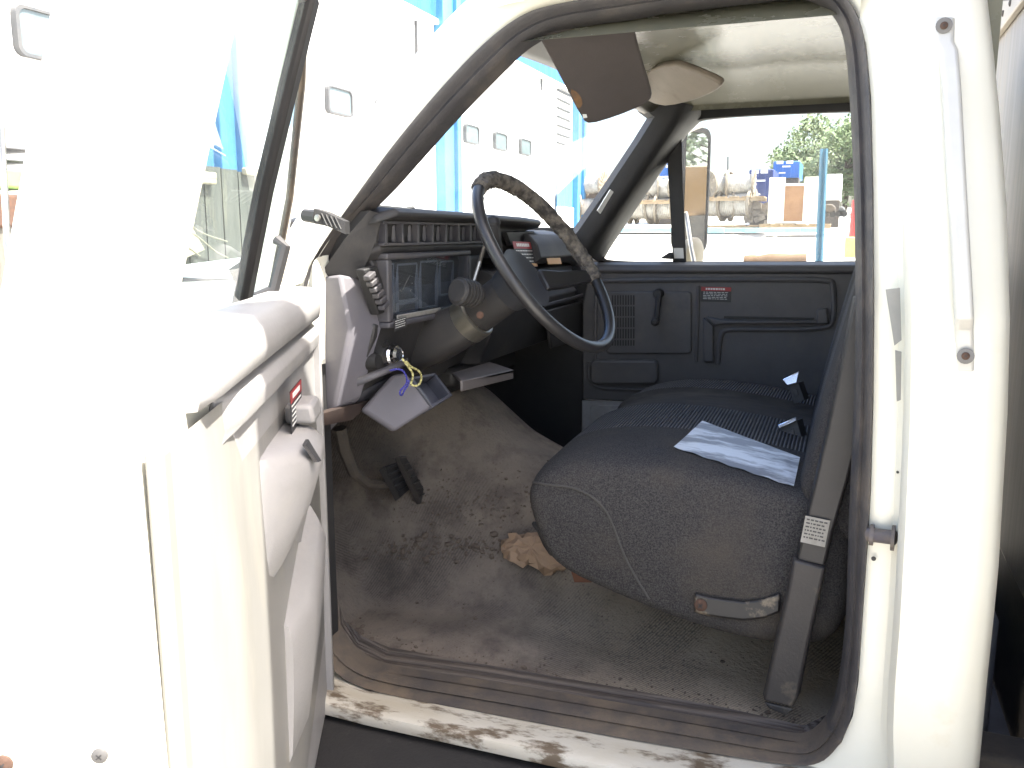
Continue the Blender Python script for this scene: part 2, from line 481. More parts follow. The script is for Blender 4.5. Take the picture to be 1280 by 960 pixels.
# sill below the opening
sl = MB()
ed1 = [(385, 874), (460, 893), (600, 923), (760, 958), (900, 990), (1000, 1011), (1110, 1036)]
sl_o = [(392, 835), (460, 861), (600, 887), (740, 913), (900, 940), (1000, 955), (1110, 975)]
rows = []
for a, b in zip(sl_o, ed1):
    A = PY(*a, YN + .004); B = PY(*b, 1.27)
    rows.append([A + V((0, .03, .004)), A, lerp(A, B, .5) + V((0, 0, .004)), B + V((0, .01, .004)), B, B + V((0, -.004, -.008)), B + V((0, -.003, -.021)), B + V((0, .02, -.026)), B + V((0, .04, -.03))])
sl.loft(rows, False)
sl.build('door_sill', M_sill, truck, angle=40)

# black step below the sill
st = MB()
z0 = -.912
poly = [(-.93, 1.30), (.30, 1.30), (.30, .96), (-.86, .96), (-.91, 1.02)]
st.prism([(x, y, z0) for x, y in poly], (0, 0, -.22))
st.build('step_board', M_step, truck, bevel=.012)

# ribbed scuff plate inside the sill
sp_o = [(404, 690), (405, 750), (412, 790), (435, 822), (472, 841), (600, 861), (740, 885), (900, 913), (1000, 931), (1030, 935)]
sp_i = [(420, 690), (421, 745), (430, 775), (452, 795), (486, 809), (610, 831), (760, 857), (896, 882), (1005, 907), (1040, 890)]
rows = []
for a, b in zip(sp_o, sp_i):
    A = PA(*a, dy=.04); B = PZ(*b, A.z - .012); B.z = A.z - .016
    n = 15
    rows.append([lerp(A, B, t / n) + V((0, 0, .004 * (t % 3 == 0))) for t in range(n + 1)])
MB().loft(rows, False).build('scuff_plate', M_scuff, truck, angle=50)

# ---- floor mat: near edge, footwell, toe board, transmission hump
ZFL = -.905


def floor_fn(a, b):
    y = lerp(1.40, 2.72, a)
    s = b * 1.75          # path length from the rear wall forwards
    x = .20 - s
    z = ZFL
    xt = -1.02
    if x < xt:
        f = (xt - x)
        x = xt - f * .72; z = ZFL + max(0, f - .05) * .92
    hx = [(.2, .05), (-.2, .12), (-.5, .25), (-.69, .32), (-.80, .37), (-.92, .46), (-1.1, .56), (-1.6, .7)]
    hh = .05
    for (xa, ha), (xb, hb) in zip(hx, hx[1:]):
        if xb <= x <= xa: hh = lerp(ha, hb, (x - xa) / (xb - xa))
    def sstep(t):
        t = min(1, max(0, t)); return t * t * (3 - 2 * t)
    hump = hh * sstep((y - 1.72) / .38) * (1 - sstep((y - 2.22) / .25))
    z = max(z, ZFL + hump) + .012 * math.exp(-((x + .72) / .12) ** 2 - ((y - 1.75) / .2) ** 2)
    z = z + .006 * math.sin(x * 9 + y * 5) + .004 * math.sin(y * 17 - x * 6)
    if y < 1.52: z = lerp(z, ZFL + .02, (1.52 - y) / .12 * .7)
    return V((x, y, z))


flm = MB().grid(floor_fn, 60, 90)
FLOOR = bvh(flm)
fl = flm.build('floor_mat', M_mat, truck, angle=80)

# firewall, dark insulation in the passenger footwell, cab back wall, passenger side shell
MB().box((-1.44, 2.08, -.52), (.03, 1.34, .84)).build('firewall', M_black, truck)
ins = MB()
ins.grid(lambda a, b: V((lerp(-1.40, -1.02, b) + .02 * math.sin(a * 14 + b * 9), lerp(2.24, 2.70, a), lerp(-.28, -.80, b) + .02 * math.sin(a * 20) * math.sin(b * 11))), 14, 14)
ins.build('footwell_insulation', M_black, truck, angle=60)
bw = MB()
bw.box((.17, 2.10, -.42), (.03, 1.30, .96)); bw.box((.17, 2.10, .40), (.03, 1.20, .10)); bw.box((.17, 1.53, .20), (.03, .14, .36)); bw.box((.17, 2.66, .20), (.03, .20, .36))
bw.build('cab_rear_wall', M_headliner, truck)
MB().box((.17, 2.08, .19), (.008, .98, .32)).build('rear_window', G_pass, truck)

kk = MB()
kk.box((-1.12, 2.745, -.46), (.66, .03, .96)); kk.box((-1.19, 1.40, -.52), (.52, .03, .78)); kk.box((-1.22, 2.08, -.105), (.44, 1.34, .03))
kk.build('kick_panel', M_black, truck)
# near side inner panel behind the rubber (rear quarter) so that the cab is closed
q = MB(); q.prism([(.05, 1.42, -.9), (.17, 1.42, -.9), (.17, 1.42, -.1), (.05, 1.42, -.1)], (0, .02, 0)); q.prism([(.05, 1.42, -.1), (.17, 1.42, -.1), (.17, 1.53, .36), (.05, 1.53, .36)], (0, .02, 0))
q.build('rear_quarter_trim', M_dark, truck)

# ---- roof
def roof_fn(a, b):
    y = lerp(1.50, 2.68, a); x = lerp(-.60, .23, b)
    e = min(a, 1 - a); dome = 1 - (1 - min(1, e / .22)) ** 2
    z = lerp(.335, .374, a) + .075 * dome
    # hat-section ribs across the roof
    for xc, w, d in ((-.30, .05, .005), (-.02, .07, .004)):
        z -= d * math.exp(-((x - xc) / w) ** 4) * dome
    if x < -.48: z -= (-.48 - x) * .40 * dome
    return V((x, y, z))


MB().grid(roof_fn, 40, 44).build('roof_lining', M_headliner, truck, angle=80)
MB().grid(lambda a, b: V((lerp(-.60, .20, b), lerp(1.44, 2.72, a), .40 + .11 * (1 - (2 * a - 1) ** 4) - (.02 * (1 - b) ** 6))), 24, 16).build('roof_skin', M_white, truck, angle=80)
# windscreen header
hd = MB()
hA, hB = PY(640, 62, 1.52), PY(815, 143, 2.66)
rows = []
for k in range(13):
    t = k / 12; c = lerp(hA, hB, t); c.x -= .05 * math.sin(math.pi * t); c.z += .035 * math.sin(math.pi * t)
    rows.append([c + V((-.05, 0, .03)), c + V((-.02, 0, .0)), c + V((.012, 0, .002)), c + V((.06, 0, .045)), c + V((.10, 0, .075)), c + V((.0, 0, .09))])
hd.loft(rows, True, True).build('windscreen_header', mat('header_trim', (.075, .07, .05), (.06, .055, .042), rough=.5), truck, angle=50)

# passenger side roof rail + black strip above the passenger window
rr = MB()
rail = [(-.56, .364), (-.40, .366), (-.2, .366), (.23, .366)]
rr.loft([[V((x, 2.60, z + .055)), V((x, 2.65, z + .045)), V((x, 2.68, z + .025)), V((x, 2.69, z))] for x, z in rail], False)
rr.build('side_roof_rail', M_headliner, truck, angle=70, solid=.01)

# ---- far windscreen pillar (black trim)
fp = MB()
outer = [(705, 305), (722, 290), (760, 235), (800, 175), (818, 146), (806, 137), (812, 124)]
inner = [(748, 328), (757, 312), (790, 262), (832, 200), (858, 163), (872, 150), (885, 140)]
rows = []
for a, b in zip(outer, inner):
    A = PY(*a, 2.63); B = PY(*b, 2.74)
    Mi = lerp(A, B, .5) + V((.03, -.035, 0))
    rows.append([A + V((-.03, .03, 0)), A, lerp(A, Mi, .6) + V((0, -.008, 0)), Mi, lerp(Mi, B, .6) + V((0, -.004, 0)), B, B + V((.0, .05, 0))])
fp.loft(rows, False).build('windscreen_pillar', M_black, truck, angle=50)
a1, a2, b1, b2 = PY(746, 263, 2.60), PY(762, 237, 2.60), PY(750, 267, 2.61), PY(766, 240, 2.61)
pl = MB().prism([a1, b1, b2, a2], (.004, -.006, 0)).build('pillar_sticker', M_lab, truck)

# ---- windscreen glass
gl = MB()
gT0, gT1 = hA + V((-.03, -.02, .01)), hB + V((-.03, .02, .01))
gB0, gB1 = V((-1.06, 1.42, .02)), V((-1.02, 2.74, .02))


def wsf(a, b):
    bow = math.sin(math.pi * a)
    return lerp(lerp(gB0, gB1, a), lerp(gT0, gT1, a), b) + V((-.10 * bow, 0, .015 * bow))


gl.grid(wsf, 20, 8).build('windscreen', G_wind, truck, angle=80)

# ---- fender, hood, cowl outside
hood = MB()
rows = []
for x, zt, yw in ((-.945, -.05, 0), (-1.3, -.065, .02), (-1.8, -.12, .05), (-2.3, -.26, .10), (-2.5, -.42, .16)):
    rows.append([V((x, 1.20 + yw, zt - .62)), V((x, 1.16 + yw, zt - .34)), V((x, 1.19 + yw, zt - .14)), V((x, 1.30 + yw, zt - .05)), V((x, 1.42 + yw, zt - .03)), V((x, 1.50, zt)), V((x, 2.08, zt + .035)), V((x, 2.66, zt)), V((x, 2.86, zt - .05)), V((x, 2.98, zt - .14)), V((x, 2.98, zt - .62))])
hood.loft(rows, False)
hood.build('hood', M_white, truck, angle=45)
MB().box((-1.02, 2.08, -.05), (.16, 1.30, .05)).build('cowl_grille', M_black, truck, bevel=.008)
wp = MB()
wp.tube([V((-1.06, 1.62, -.01)), V((-1.02, 1.66, .03)), V((-.97, 1.86, .06))], .006, 6); wp.tube([V((-.99, 1.7, .06)), V((-.955, 2.1, .05))], .005, 6)
wp.build('wiper', M_black, truck)
MB().tube([(-1.12, 1.44, -.16), (-1.10, 1.36, -.07), (-1.02, 1.33, -.04)], .009, 6).build('hood_latch', M_black, truck)

# hinge post at the front of the opening
hp = MB()
hp.prism([PY(376, 300, 1.37), PY(394, 300, 1.37), PY(394, 880, 1.37), PY(380, 880, 1.37)], (0, .05, 0))
hp.build('hinge_post', M_white, truck, bevel=.006)
# ribbed black bracket clipped on the pillar
bk = empty('mirror_bracket', PY(405, 272, 1.32) - truck.location, None, None); bk.parent = truck
bb = MB()
A, B, C = PY(380, 269, 1.30), PY(396, 271, 1.30), PY(434, 281, 1.33)
bb.tube([A, B], [.011, .012], 8, m=0)
bb.loft([[B + V((0, -.008, .014)), B + V((0, .008, .014)), B + V((0, .008, -.012)), B + V((0, -.008, -.012))], [lerp(B, C, .4) + V((0, -.009, .013)), lerp(B, C, .4) + V((0, .009, .013)), lerp(B, C, .4) + V((0, .009, -.010)), lerp(B, C, .4) + V((0, -.009, -.010))], [C + V((0, -.008, .006)), C + V((0, .008, .006)), C + V((0, .008, -.016)), C + V((0, -.008, -.016))]], True, True)
for k in range(4):
    p = lerp(B, C, .35 + k * .15)
    bb.tube([p + V((-.005, -.012, .010)), p + V((.006, -.012, -.011))], .0022, 5)
bb.build('bracket_grip', M_black, bk, angle=30)
MB().lathe(lerp(B, C, .16) + V((0, -.011, 0)), (0, -1, 0), [(.006, 0), (.006, .004), (.003, .005)], 10).build('pivot_bolt', M_steel, bk)

# ================================================================ DRIVER DOOR (open)
TH = R_(63)
H = V((-.925, 1.36, 0)); D = V((math.cos(TH), -math.sin(TH), 0)); NI = V((math.sin(TH), math.cos(TH), 0))


def DP(s, z, t=0.):          # t grows towards the outside of the door
    lean = max(0, z + .12) * .28
    return H + D * s + NI * (-t + lean) + V((0, 0, z))


def PD(u, v, t=0.):
    d = ray(u, v); p0 = H - NI * t
    k = p0.dot(NI) / d.dot(NI)
    p = d * k
    q = p - H
    return q.dot(D), p.z


door = empty('driver_door', H + V((0, 0, -.5)) - truck.location, None, None); door.parent = truck
ZB = -.12
sh = MB()
# shell: lofted along s, section in (t, z)
rows = []
for s, w, zb in ((.015, .105, -.93), (.05, .14, -.95), (.5, .165, -.95), (.95, .165, -.95), (.985, .16, -.95), (1.0, .15, -.945)):
    rows.append([DP(s, ZB, .02), DP(s, ZB - .02, .005), DP(s, -.5, .0), DP(s, zb + .12, .002), DP(s, zb + .02, .015), DP(s, zb, .04), DP(s, zb, w - .03), DP(s, zb + .02, w - .012), DP(s, -.55, w + .012), DP(s, -.3, w + .008), DP(s, ZB - .02, w - .02), DP(s, ZB, w - .035)])
sh.loft(rows, True, True)
sh.build('door_shell', M_white, door, bevel=.008, angle=35)
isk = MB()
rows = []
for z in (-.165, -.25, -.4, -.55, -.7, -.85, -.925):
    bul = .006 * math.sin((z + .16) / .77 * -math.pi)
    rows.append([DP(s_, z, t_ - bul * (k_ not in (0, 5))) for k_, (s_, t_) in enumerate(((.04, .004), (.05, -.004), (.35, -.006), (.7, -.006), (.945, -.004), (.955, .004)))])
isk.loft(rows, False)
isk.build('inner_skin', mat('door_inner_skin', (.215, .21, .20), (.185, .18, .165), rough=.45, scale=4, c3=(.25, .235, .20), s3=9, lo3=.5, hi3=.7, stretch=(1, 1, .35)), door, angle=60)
# rear end face lip (weather flange) and screws
lip = MB()
lip.loft([[DP(.99, z, .002), DP(.99, z, -.012), DP(.972, z, -.014), DP(.968, z, -.002)] for z in (-.16, -.3, -.5, -.7, -.9)], True, True)
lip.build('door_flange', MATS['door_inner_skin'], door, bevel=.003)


def screw(name, p, n, r, mt, parent):
    b = MB().lathe(p, n, [(r, 0), (r, r * .25), (r * .75, r * .45), (.0005, r * .5)], 16)
    n = V(n).normalized(); x = n.orthogonal().normalized(); y = n.cross(x)
    for d in (x, y):
        e = n.cross(d); c = V(p) + n * r * .52
        b.add([c + d * r * .45 + e * r * .09, c - d * r * .45 + e * r * .09, c - d * r * .45 - e * r * .09, c + d * r * .45 - e * r * .09], [(0, 1, 2, 3)], 1)
    return b.build(name, [mt, M_black], parent, angle=40)


def on_end(u, v):
    d = ray(u, v); p0 = H + D * 1.0
    return d * (p0.dot(D) / d.dot(D))


screw('screw', on_end(125, 944), D, .0062, mat('dull_screw', (.085, .082, .08), (.06, .058, .055), rough=.6), door)
screw('screw', on_end(4, 955), D, .0075, M_rust, door)
# window frame
ZT = .40
fr = MB()
for (s0, s1, t0, t1) in ((.865, 1.0, .022, .112),):
    fr.loft([[DP(s0 - sh_, z, t0), DP(s1 - sh_ * 1.0, z, t0), DP(s1 - sh_, z, t1), DP(s0 - sh_, z, t1)] for z, sh_ in ((ZB - .01, 0), (.1, -.0), (.3, -.005), (ZT, .01))], True, True)
# front sloping frame and top rail
fr.loft([[DP(s, z, .07), DP(s + .03, z, .07), DP(s + .03, z, .12), DP(s, z, .12)] for s, z in ((-.03, ZB - .01), (.02, .06), (.17, .23), (.33, .34), (.45, .385))], True, True)
fr.loft([[DP(s, z, .06), DP(s, z + .05, .06), DP(s, z + .05, .13), DP(s, z, .13)] for s, z in ((.43, .36), (.65, .375), (.94, .375))], True, True)
fr.build('window_frame', M_white, door, bevel=.006)
fs = MB()
fs.loft([[DP(s, z, .068), DP(s + .022, z, .068), DP(s + .022, z, .080), DP(s, z, .080)] for s, z in ((.0, ZB), (.05, .06), (.20, .23), (.36, .335))], True, True)
fs.build('window_seal', M_sealmud, door, bevel=.004)
db = MB()
db.loft([[DP(s, z, .058), DP(s + .05, z, .058), DP(s + .05, z, .080), DP(s, z, .080)] for s, z in ((.292, ZB - .01), (.315, .06), (.31, .2), (.30, .33))], True, True)
db.build('division_bar', mat('bar_rubber', (.008, .008, .008), (.012, .011, .011), rough=.85, spec=.15), door, bevel=.006)
MB().add([DP(.255, ZB - .02, .07), DP(.95, ZB - .02, .07), DP(.95, .37, .07), DP(.44, .37, .07), DP(.30, .30, .07), DP(.28, .1, .07)], [(0, 1, 2, 3, 4, 5)]).build('window_glass', G_side, door)
MB().add([DP(.02, ZB, .074), DP(.245, ZB, .074), DP(.275, .06, .074), DP(.29, .28, .074), DP(.22, .22, .074), DP(.07, .06, .074)], [(0, 1, 2, 3, 4, 5)]).build('vent_glass', G_side, door)
vl = MB().tube([DP(.20, -.105, .066), DP(.19, -.09, .045), DP(.19, -.02, .043), DP(.18, -.01, .06)], [.012, .010, .009, .009], 8)
vl.build('vent_latch', M_dark, door)
br = MB()
br.loft([[DP(s, ZB + .012, .072), DP(s, ZB + .016, .08), DP(s, ZB - .01, .084), DP(s, ZB - .01, .066)] for s in (.27, .6, .86)], True, True)
br.build('belt_rubber', M_black, door)
# trim panel: belt roll, stepped upper panel, recessed field, armrest
tp = MB()
rows = []
for s, k in ((.05, .5), (.08, .8), (.3, .8), (.6, .8), (.84, .8), (.862, .3)):
    rows.append([DP(s, -.100, .075), DP(s, -.092, .05), DP(s, -.094, .0), DP(s, -.108, -.022 * k), DP(s, -.128, -.032 * k), DP(s, -.146, -.028 * k), DP(s, -.156, -.006), DP(s, -.16, .03)])
tp.loft(rows, True, True)
tp.build('belt_roll', M_doortrim, door, angle=60)
tr = MB()
# second roll below the belt
rows = []
for s, k in ((.05, .4), (.08, .8), (.3, .8), (.55, .8), (.72, .8), (.78, .1)):
    rows.append([DP(s, -.158, .0), DP(s, -.163, -.020 * k), DP(s, -.176, -.027 * k), DP(s, -.196, -.024 * k), DP(s, -.206, -.008), DP(s, -.21, .0), DP(s, -.18, .01)])
tr.loft(rows, True, True)
# field with slanting rear edge
fieldp = [(.05, -.20), (.74, -.20), (.66, -.30), (.58, -.40), (.57, -.52), (.60, -.70), (.62, -.90), (.05, -.90)]
tr.prism([DP(s, z, -.008) for s, z in fieldp], -NI * .03)
tr.loft([[DP(s, z, 0), DP(s, z, -.02), DP(s + .018, z, -.02), DP(s + .018, z, 0)] for s, z in ((.05, -.19), (.05, -.5), (.05, -.88))], True, True)
tr.build('trim_panel', M_doortrim, door, bevel=.006, angle=50)
ar = MB()
rows = []
for s, k, dz in ((.30, .25, -.05), (.36, .7, -.02), (.42, .95, 0), (.50, 1.0, .0), (.56, .9, .0), (.60, .45, .0), (.615, .1, .0)):
    rows.append([DP(s, -.262 + dz, .01), DP(s, -.268 + dz, -.045 * k), DP(s, -.285 + dz, -.066 * k), DP(s, -.31 + dz, -.066 * k), DP(s, -.36 + dz, -.05 * k), DP(s, -.42 + dz * 2, -.022 * k), DP(s, -.46 + dz, .01)])
ar.loft(rows, True, True).build('armrest', M_doortrim, door, angle=60)
ar2 = MB()
rows = []
for s, k in ((.25, .3), (.3, 1), (.46, 1), (.52, .5)):
    zz = -.42 - (s - .25) * .35
    rows.append([DP(s, zz, .01), DP(s, zz - .01, -.035 * k), DP(s, zz - .04, -.045 * k), DP(s, zz - .12, -.04 * k), DP(s, zz - .2, -.03 * k), DP(s, zz - .26, .01)])
ar2.loft(rows, True, True).build('map_pocket', M_doortrim, door, angle=60)
hd2 = MB()
hd2.loft([[DP(s, -.235, -.012), DP(s, -.235, -.05), DP(s, -.262, -.055), DP(s, -.262, -.012)] for s in (.36, .44)], True, True)
hd2.build('inside_handle', M_doortrim, door, bevel=.006)
MB().prism([DP(.53, -.262, -.052), DP(.56, -.262, -.052), DP(.56, -.285, -.066), DP(.535, -.29, -.068)], NI * .004).build('pull_recess', M_dark, door)


def sticker(name, c, ex, ey, n, w, h, parent, style, lines=5):
    """ex, ey unit axes in plane; n = facing normal"""
    b = MB(); ex = V(ex).normalized(); ey = V(ey).normalized(); n = V(n).normalized()

    def quad(x0, x1, y0, y1, d, m):
        P = [V(c) + ex * (x * w) + ey * (y * h) for x, y in ((x0, y0), (x1, y0), (x1, y1), (x0, y1))]
        b.prism([p + n * (d - .0006) for p in P], n * .0006, m)
    quad(-.5, .5, -.5, .5, .0012, 0)
    if style == 'warn':
        quad(-.49, .49, .22, .49, .0020, 1)
        x = -.34
        rr = random.Random(3)
        while x < .3:
            ww = rr.uniform(.04, .08); quad(x, x + ww, .30, .42, .0027, 2); x += ww + .025
        for k in range(lines):
            y = .12 - k * .55 / lines; x = -.42
            while x < .36:
                ww = rr.uniform(.04, .13); ww = min(ww, .42 - x)
                quad(x, x + ww, y, y + .035, .0020, 2); x += ww + .03
        if parent is dash_ref[0]: quad(-.49, .49, -.49, -.36, .0020, 3)
    if style == 'lines':
        rr = random.Random(5)
        for k in range(lines):
            y = .36 - k * .8 / lines; x = -.42
            while x < .34:
                ww = rr.uniform(.05, .16); quad(x, min(.44, x + ww), y, y + .05, .0018, 1); x += ww + .04
    mats = {'warn': [M_ink, M_red, M_lab, M_oran], 'lines': [M_labgrey, M_ink]}[style]
    return b.build(name, mats, parent)


dash_ref = [None]
sticker('warning_sticker', DP(.43, -.238, -.0265), -D, (0, 0, 1), NI, .105, .06, door, 'warn')
for o in door.children:
    pass
# driver mirror tube, far left
mt = MB(); mt.tube([ray(u, v) * (.93 / ray(u, v).dot(CF)) for u, v in ((-2, 120), (2, 160), (9, 300), (12, 330), (40, 420))], .0035, 8)
mt.build('mirror_tube', M_steel, door)

# ================================================================ PASSENGER DOOR
pdr = empty('passenger_door', V((-.3, 2.75, -.5)) - truck.location, None, None); pdr.parent = truck
YT = 2.70
pp = MB()
pp.prism([PY(u, v, YT) for u, v in ((738, 333), (1090, 334), (1090, 520), (728, 499), (728, 380))], (0, .03, 0))
pp.prism([V((-.80, 2.72, -.92)), V((.23, 2.72, -.92)), V((.23, 2.72, -.55)), V((-.80, 2.72, -.55))], (0, .03, 0))
# sill cap under the window
a, b_ = PY(738, 331, YT - .008), PY(1092, 331, YT - .008)
pp.loft([[p + V((0, .10, .006)), p + V((0, .03, .006)), p + V((0, .0, -.002)), p + V((0, -.006, -.02)), p + V((0, .012, -.03))] for p in (a, lerp(a, b_, .5), b_)], False)
pp.build('trim_panel', M_far, pdr, bevel=.005, angle=40)


def pan(name, pts, th, parent, mt, bevel=.006, y=YT):
    return MB().prism([PY(u, v, y + .001) for u, v in pts], (0, -th, 0)).build(name, mt, parent, bevel=bevel, seg=3)


def rrect(u0, v0, u1, v1, r=8, k=4):
    out = []
    for cx, cy, a0 in ((u1 - r, v0 + r, -90), (u1 - r, v1 - r, 0), (u0 + r, v1 - r, 90), (u0 + r, v0 + r, 180)):
        for i in range(k + 1):
            a = R_(a0 + 90 * i / k); out.append((cx + r * math.cos(a), cy + r * math.sin(a)))
    return out


# ridges
def ridge(pts, r=.006):
    return [PY(u, v, YT - .001) for u, v in smooth_loop(pts, 2)]


rg = MB()
rg.tube(ridge([(746, 351), (800, 350), (960, 349), (1036, 350), (1042, 354), (1043, 400), (1034, 411), (960, 412), (908, 411), (900, 418), (897, 455)]), .0085, 8)
rg.tube(ridge([(746, 351), (744, 400), (744, 452)]), .007, 8)
rg.tube(ridge([(873, 357), (872, 400), (870, 452)]), .006, 8)
rg.tube(ridge([(737, 452), (735, 470), (742, 482), (760, 486), (830, 487)]), .008, 8)
rg.build('trim_ridge', M_far, pdr)
pan('speaker_panel', rrect(759, 364, 865, 442, 5), .010, pdr, M_far)
gr = MB()
for k in range(9):
    u = 765 + k * 3.3
    for (v0, v1) in ((369, 381), (383, 395), (397, 409), (411, 423), (425, 432)):
        gr.prism([PY(uu, vv, YT - .0095) for uu, vv in ((u, v0), (u + 1.7, v0), (u + 1.7, v1), (u, v1))], (0, -.0015, 0))
gr.build('speaker_grille', M_black, pdr)
pan('lower_pocket', rrect(740, 449, 824, 479, 7), .028, pdr, M_far, .008)
am = MB()
for pts_ in ([(884, 395), (905, 399), (1022, 400.5), (1022, 404.5), (905, 405), (893, 407)], [(880, 396), (893, 407), (893, 452), (880, 452)], [(1021, 386), (1034, 384), (1036, 404), (1021, 405)]):
    am.prism([PY(u, v, YT + .001) for u, v in pts_], (0, -.018, 0))
am.build('door_armrest', M_far, pdr, bevel=.005)
pan('pull_slot', [(905, 395), (1018, 397), (1018, 399.5), (905, 398)], .004, pdr, M_black, .001)
cr = MB()
c0, c1 = PY(824, 367, YT - .03), PY(820, 402, YT - .045)
cr.lathe(PY(824, 367, YT - .009), (0, -1, 0), [(.016, 0), (.016, .02), (.012, .03)], 14)
cr.tube([c0, lerp(c0, c1, .5), c1], [.010, .009, .010], 8)
cr.lathe(c1 + V((0, .01, 0)), (0, -1, 0), [(.011, 0), (.013, .015), (.012, .03), (.006, .036)], 14)
cr.build('window_crank', M_dark, pdr)
c = PY(895, 368, YT - .001)
sticker('warning_sticker', c, (1, 0, 0), (0, 0, 1), (0, -1, 0), .092, .046, pdr, 'warn')
# bare painted lower door
lw = MB(); lw.prism([PY(u, v, 2.712) for u, v in ((728, 500), (800, 502), (800, 600), (728, 600))], (0, -.006, 0)); lw.prism([PY(u, v, 2.706) for u, v in rrect(738, 506, 800, 590, 6)], (0, -.006, 0))
lw.build('lower_panel', mat('bare_door_paint', (.36, .36, .37), (.28, .27, .26), rough=.4, scale=12), pdr, bevel=.004)
# window frame: rubber round the glass, division bar, glasses
wf = MB()
loop = smooth_loop([(748, 322), (752, 311), (790, 259), (835, 196), (856, 160), (872, 148), (920, 144), (1000, 140), (1062, 138), (1092, 138), (1092, 328), (1060, 329), (900, 329), (760, 329)], 2, True)
rows = []
cx, cy = 930, 250
for (u, v) in loop:
    P0 = PY(u, v, 2.765)
    rows.append([P0 + V((0, -.012, 0)), P0 + V((0, -.004, 0)) + V(((930 - u) / 6000, 0, -(230 - v) / 6000)) * .35, P0 + V((0, .05, 0)), P0 + V((-(930 - u) / 4000, .05, (230 - v) / 4000))])
wf.loft(rows, True, False, 0, True).build('window_rubber', M_seal, pdr, angle=50)
tpb = MB()
tpb.loft([[PY(u, v0, 2.69), PY(u, v1, 2.74), PY(u, v1, 2.80), PY(u, v0 - 3, 2.80)] for u, v0, v1 in ((822, 128, 165), (850, 128, 156), (880, 131, 148), (940, 130, 144), (1010, 128, 141), (1092, 125, 138))], True, True)
tpb.build('window_header', mat('matte_black', (.010, .010, .010), (.014, .013, .013), rough=.95, spec=.08), pdr, angle=50)
dv = MB()
dv.loft([[PY(u0, v, 2.755), PY(u1, v, 2.755), PY(u1, v, 2.79), PY(u0, v, 2.79)] for u0, u1, v in ((832, 852, 160), (835, 853, 215), (838, 855, 265), (841, 858, 328))], True, True)
dv.build('division_bar', M_black, pdr, bevel=.003)
MB().prism([PY(u, v, 2.752) for u, v in ((842, 310), (854, 310), (855, 323), (843, 323))], (0, -.003, 0)).build('bar_sticker', M_lab, pdr)
lt = MB(); lt.prism([PY(u, v, 2.745) for u, v in ((826, 323), (838, 315), (842, 316), (842, 324))], (0, -.02, 0)); lt.build('vent_latch', M_black, pdr, bevel=.003)
MB().add([PY(u, v, 2.775) for u, v in loop], [list(range(len(loop)))]).build('window_glass', G_pass, pdr)
# outer skin of passenger door
MB().grid(lambda a, b: V((lerp(-.85, .25, a), 2.87 + .04 * math.sin(math.pi * b), lerp(-.95, -.10, b))), 4, 8).build('outer_skin', M_white, pdr)

# passenger mirror
pm = empty('side_mirror', V((-.56, 3.1, .1)) - truck.location, None, None); pm.parent = truck
mn = V((.93, -.365, 0)).normalized(); mx = V((0, 0, 1)).cross(mn).normalized()
mc = PY(867, 238, 3.08)
mw, mh = .078, .20


def rr3(c, ax, ay, w, h, r, k=5):
    out = []
    for sx, sy, a0 in ((1, 1, 0), (-1, 1, 90), (-1, -1, 180), (1, -1, 270)):
        for i in range(k + 1):
            a = R_(a0 + 90 * i / k)
            out.append(c + ax * (sx * (w - r) + r * math.cos(a)) + ay * (sy * (h - r) + r * math.sin(a)))
    return out


zz = V((0, 0, 1))
mm = MB(); mm.loft([rr3(mc + mn * d, mx, zz, mw + e, mh + e, .035) for d, e in ((-.045, -.02), (-.035, .004), (.0, .014), (.010, .012), (.012, .002), (.004, -.006))], True, True)
mm.build('mirror_housing', M_black, pm, angle=50)
MB().add(rr3(mc + mn * .0085, mx, zz, mw - .007, mh - .007, .03), [list(range(24))]).build('mirror_glass', M_mirror, pm)
arm = MB()
arm.tube([PY(850, 168, 2.95), PY(872, 158, 3.05), PY(905, 148, 3.2)], .009, 8)
arm.build('mirror_arm', M_steel, pm); arm = MB()
arm.tube([mc + V((.0, 0, -.05)) - mn * .04, PY(858, 270, 3.0), PY(864, 310, 2.92), PY(868, 330, 2.88)], .008, 8)
arm.build('mirror_arm', M_steel, pm)
mc2 = PY(868, 318, 3.0)
cvx = MB(); cvx.lathe(mc2, mn, [(.05, -.03), (.058, -.01), (.058, .004), (.05, .008), (.03, .012), (.001, .014)], 24)
cvx.build('convex_mirror', M_alupale, pm)

# ================================================================ DASHBOARD
dash = empty('dashboard', V((-.9, 2.08, -.2)) - truck.location, None, None); dash.parent = truck
dash_ref[0] = dash
XL = -.80
yl0 = 1.44
db_ = MB()
# driver part with hood (upper), section in x-z
hoodp = [(-1.02, .035), (-.84, .050), (-.805, .047), (-.795, .038), (-.80, .030), (-.835, .025), (-.845, .018), (-.848, -.018), (-.838, -.024), (-.838, -.032), (-.852, -.05), (-.87, -.06), (-1.02, -.06)]
rows = []
for y, dx, dz in ((1.44, -.03, -.012), (1.47, 0, 0), (1.8, .0, .0), (2.16, .0, -.004), (2.29, .0, -.008), (2.33, -.02, -.016)):
    rows.append([V((x + dx, y, z + dz)) for x, z in hoodp])
db_.loft(rows, True, True)
# passenger pad, lower and set back, rounded
padp = [(-1.02, .012), (-.86, .010), (-.80, -.002), (-.775, -.030), (-.765, -.065), (-.785, -.082), (-.86, -.088), (-1.02, -.09)]
rows = []
for y, dx, dz in ((2.20, 0, 0), (2.5, 0, 0), (2.62, -.003, -.006), (2.67, -.02, -.02)):
    rows.append([V((x + dx, y, z + dz)) for x, z in padp])
db_.loft(rows, True, True)
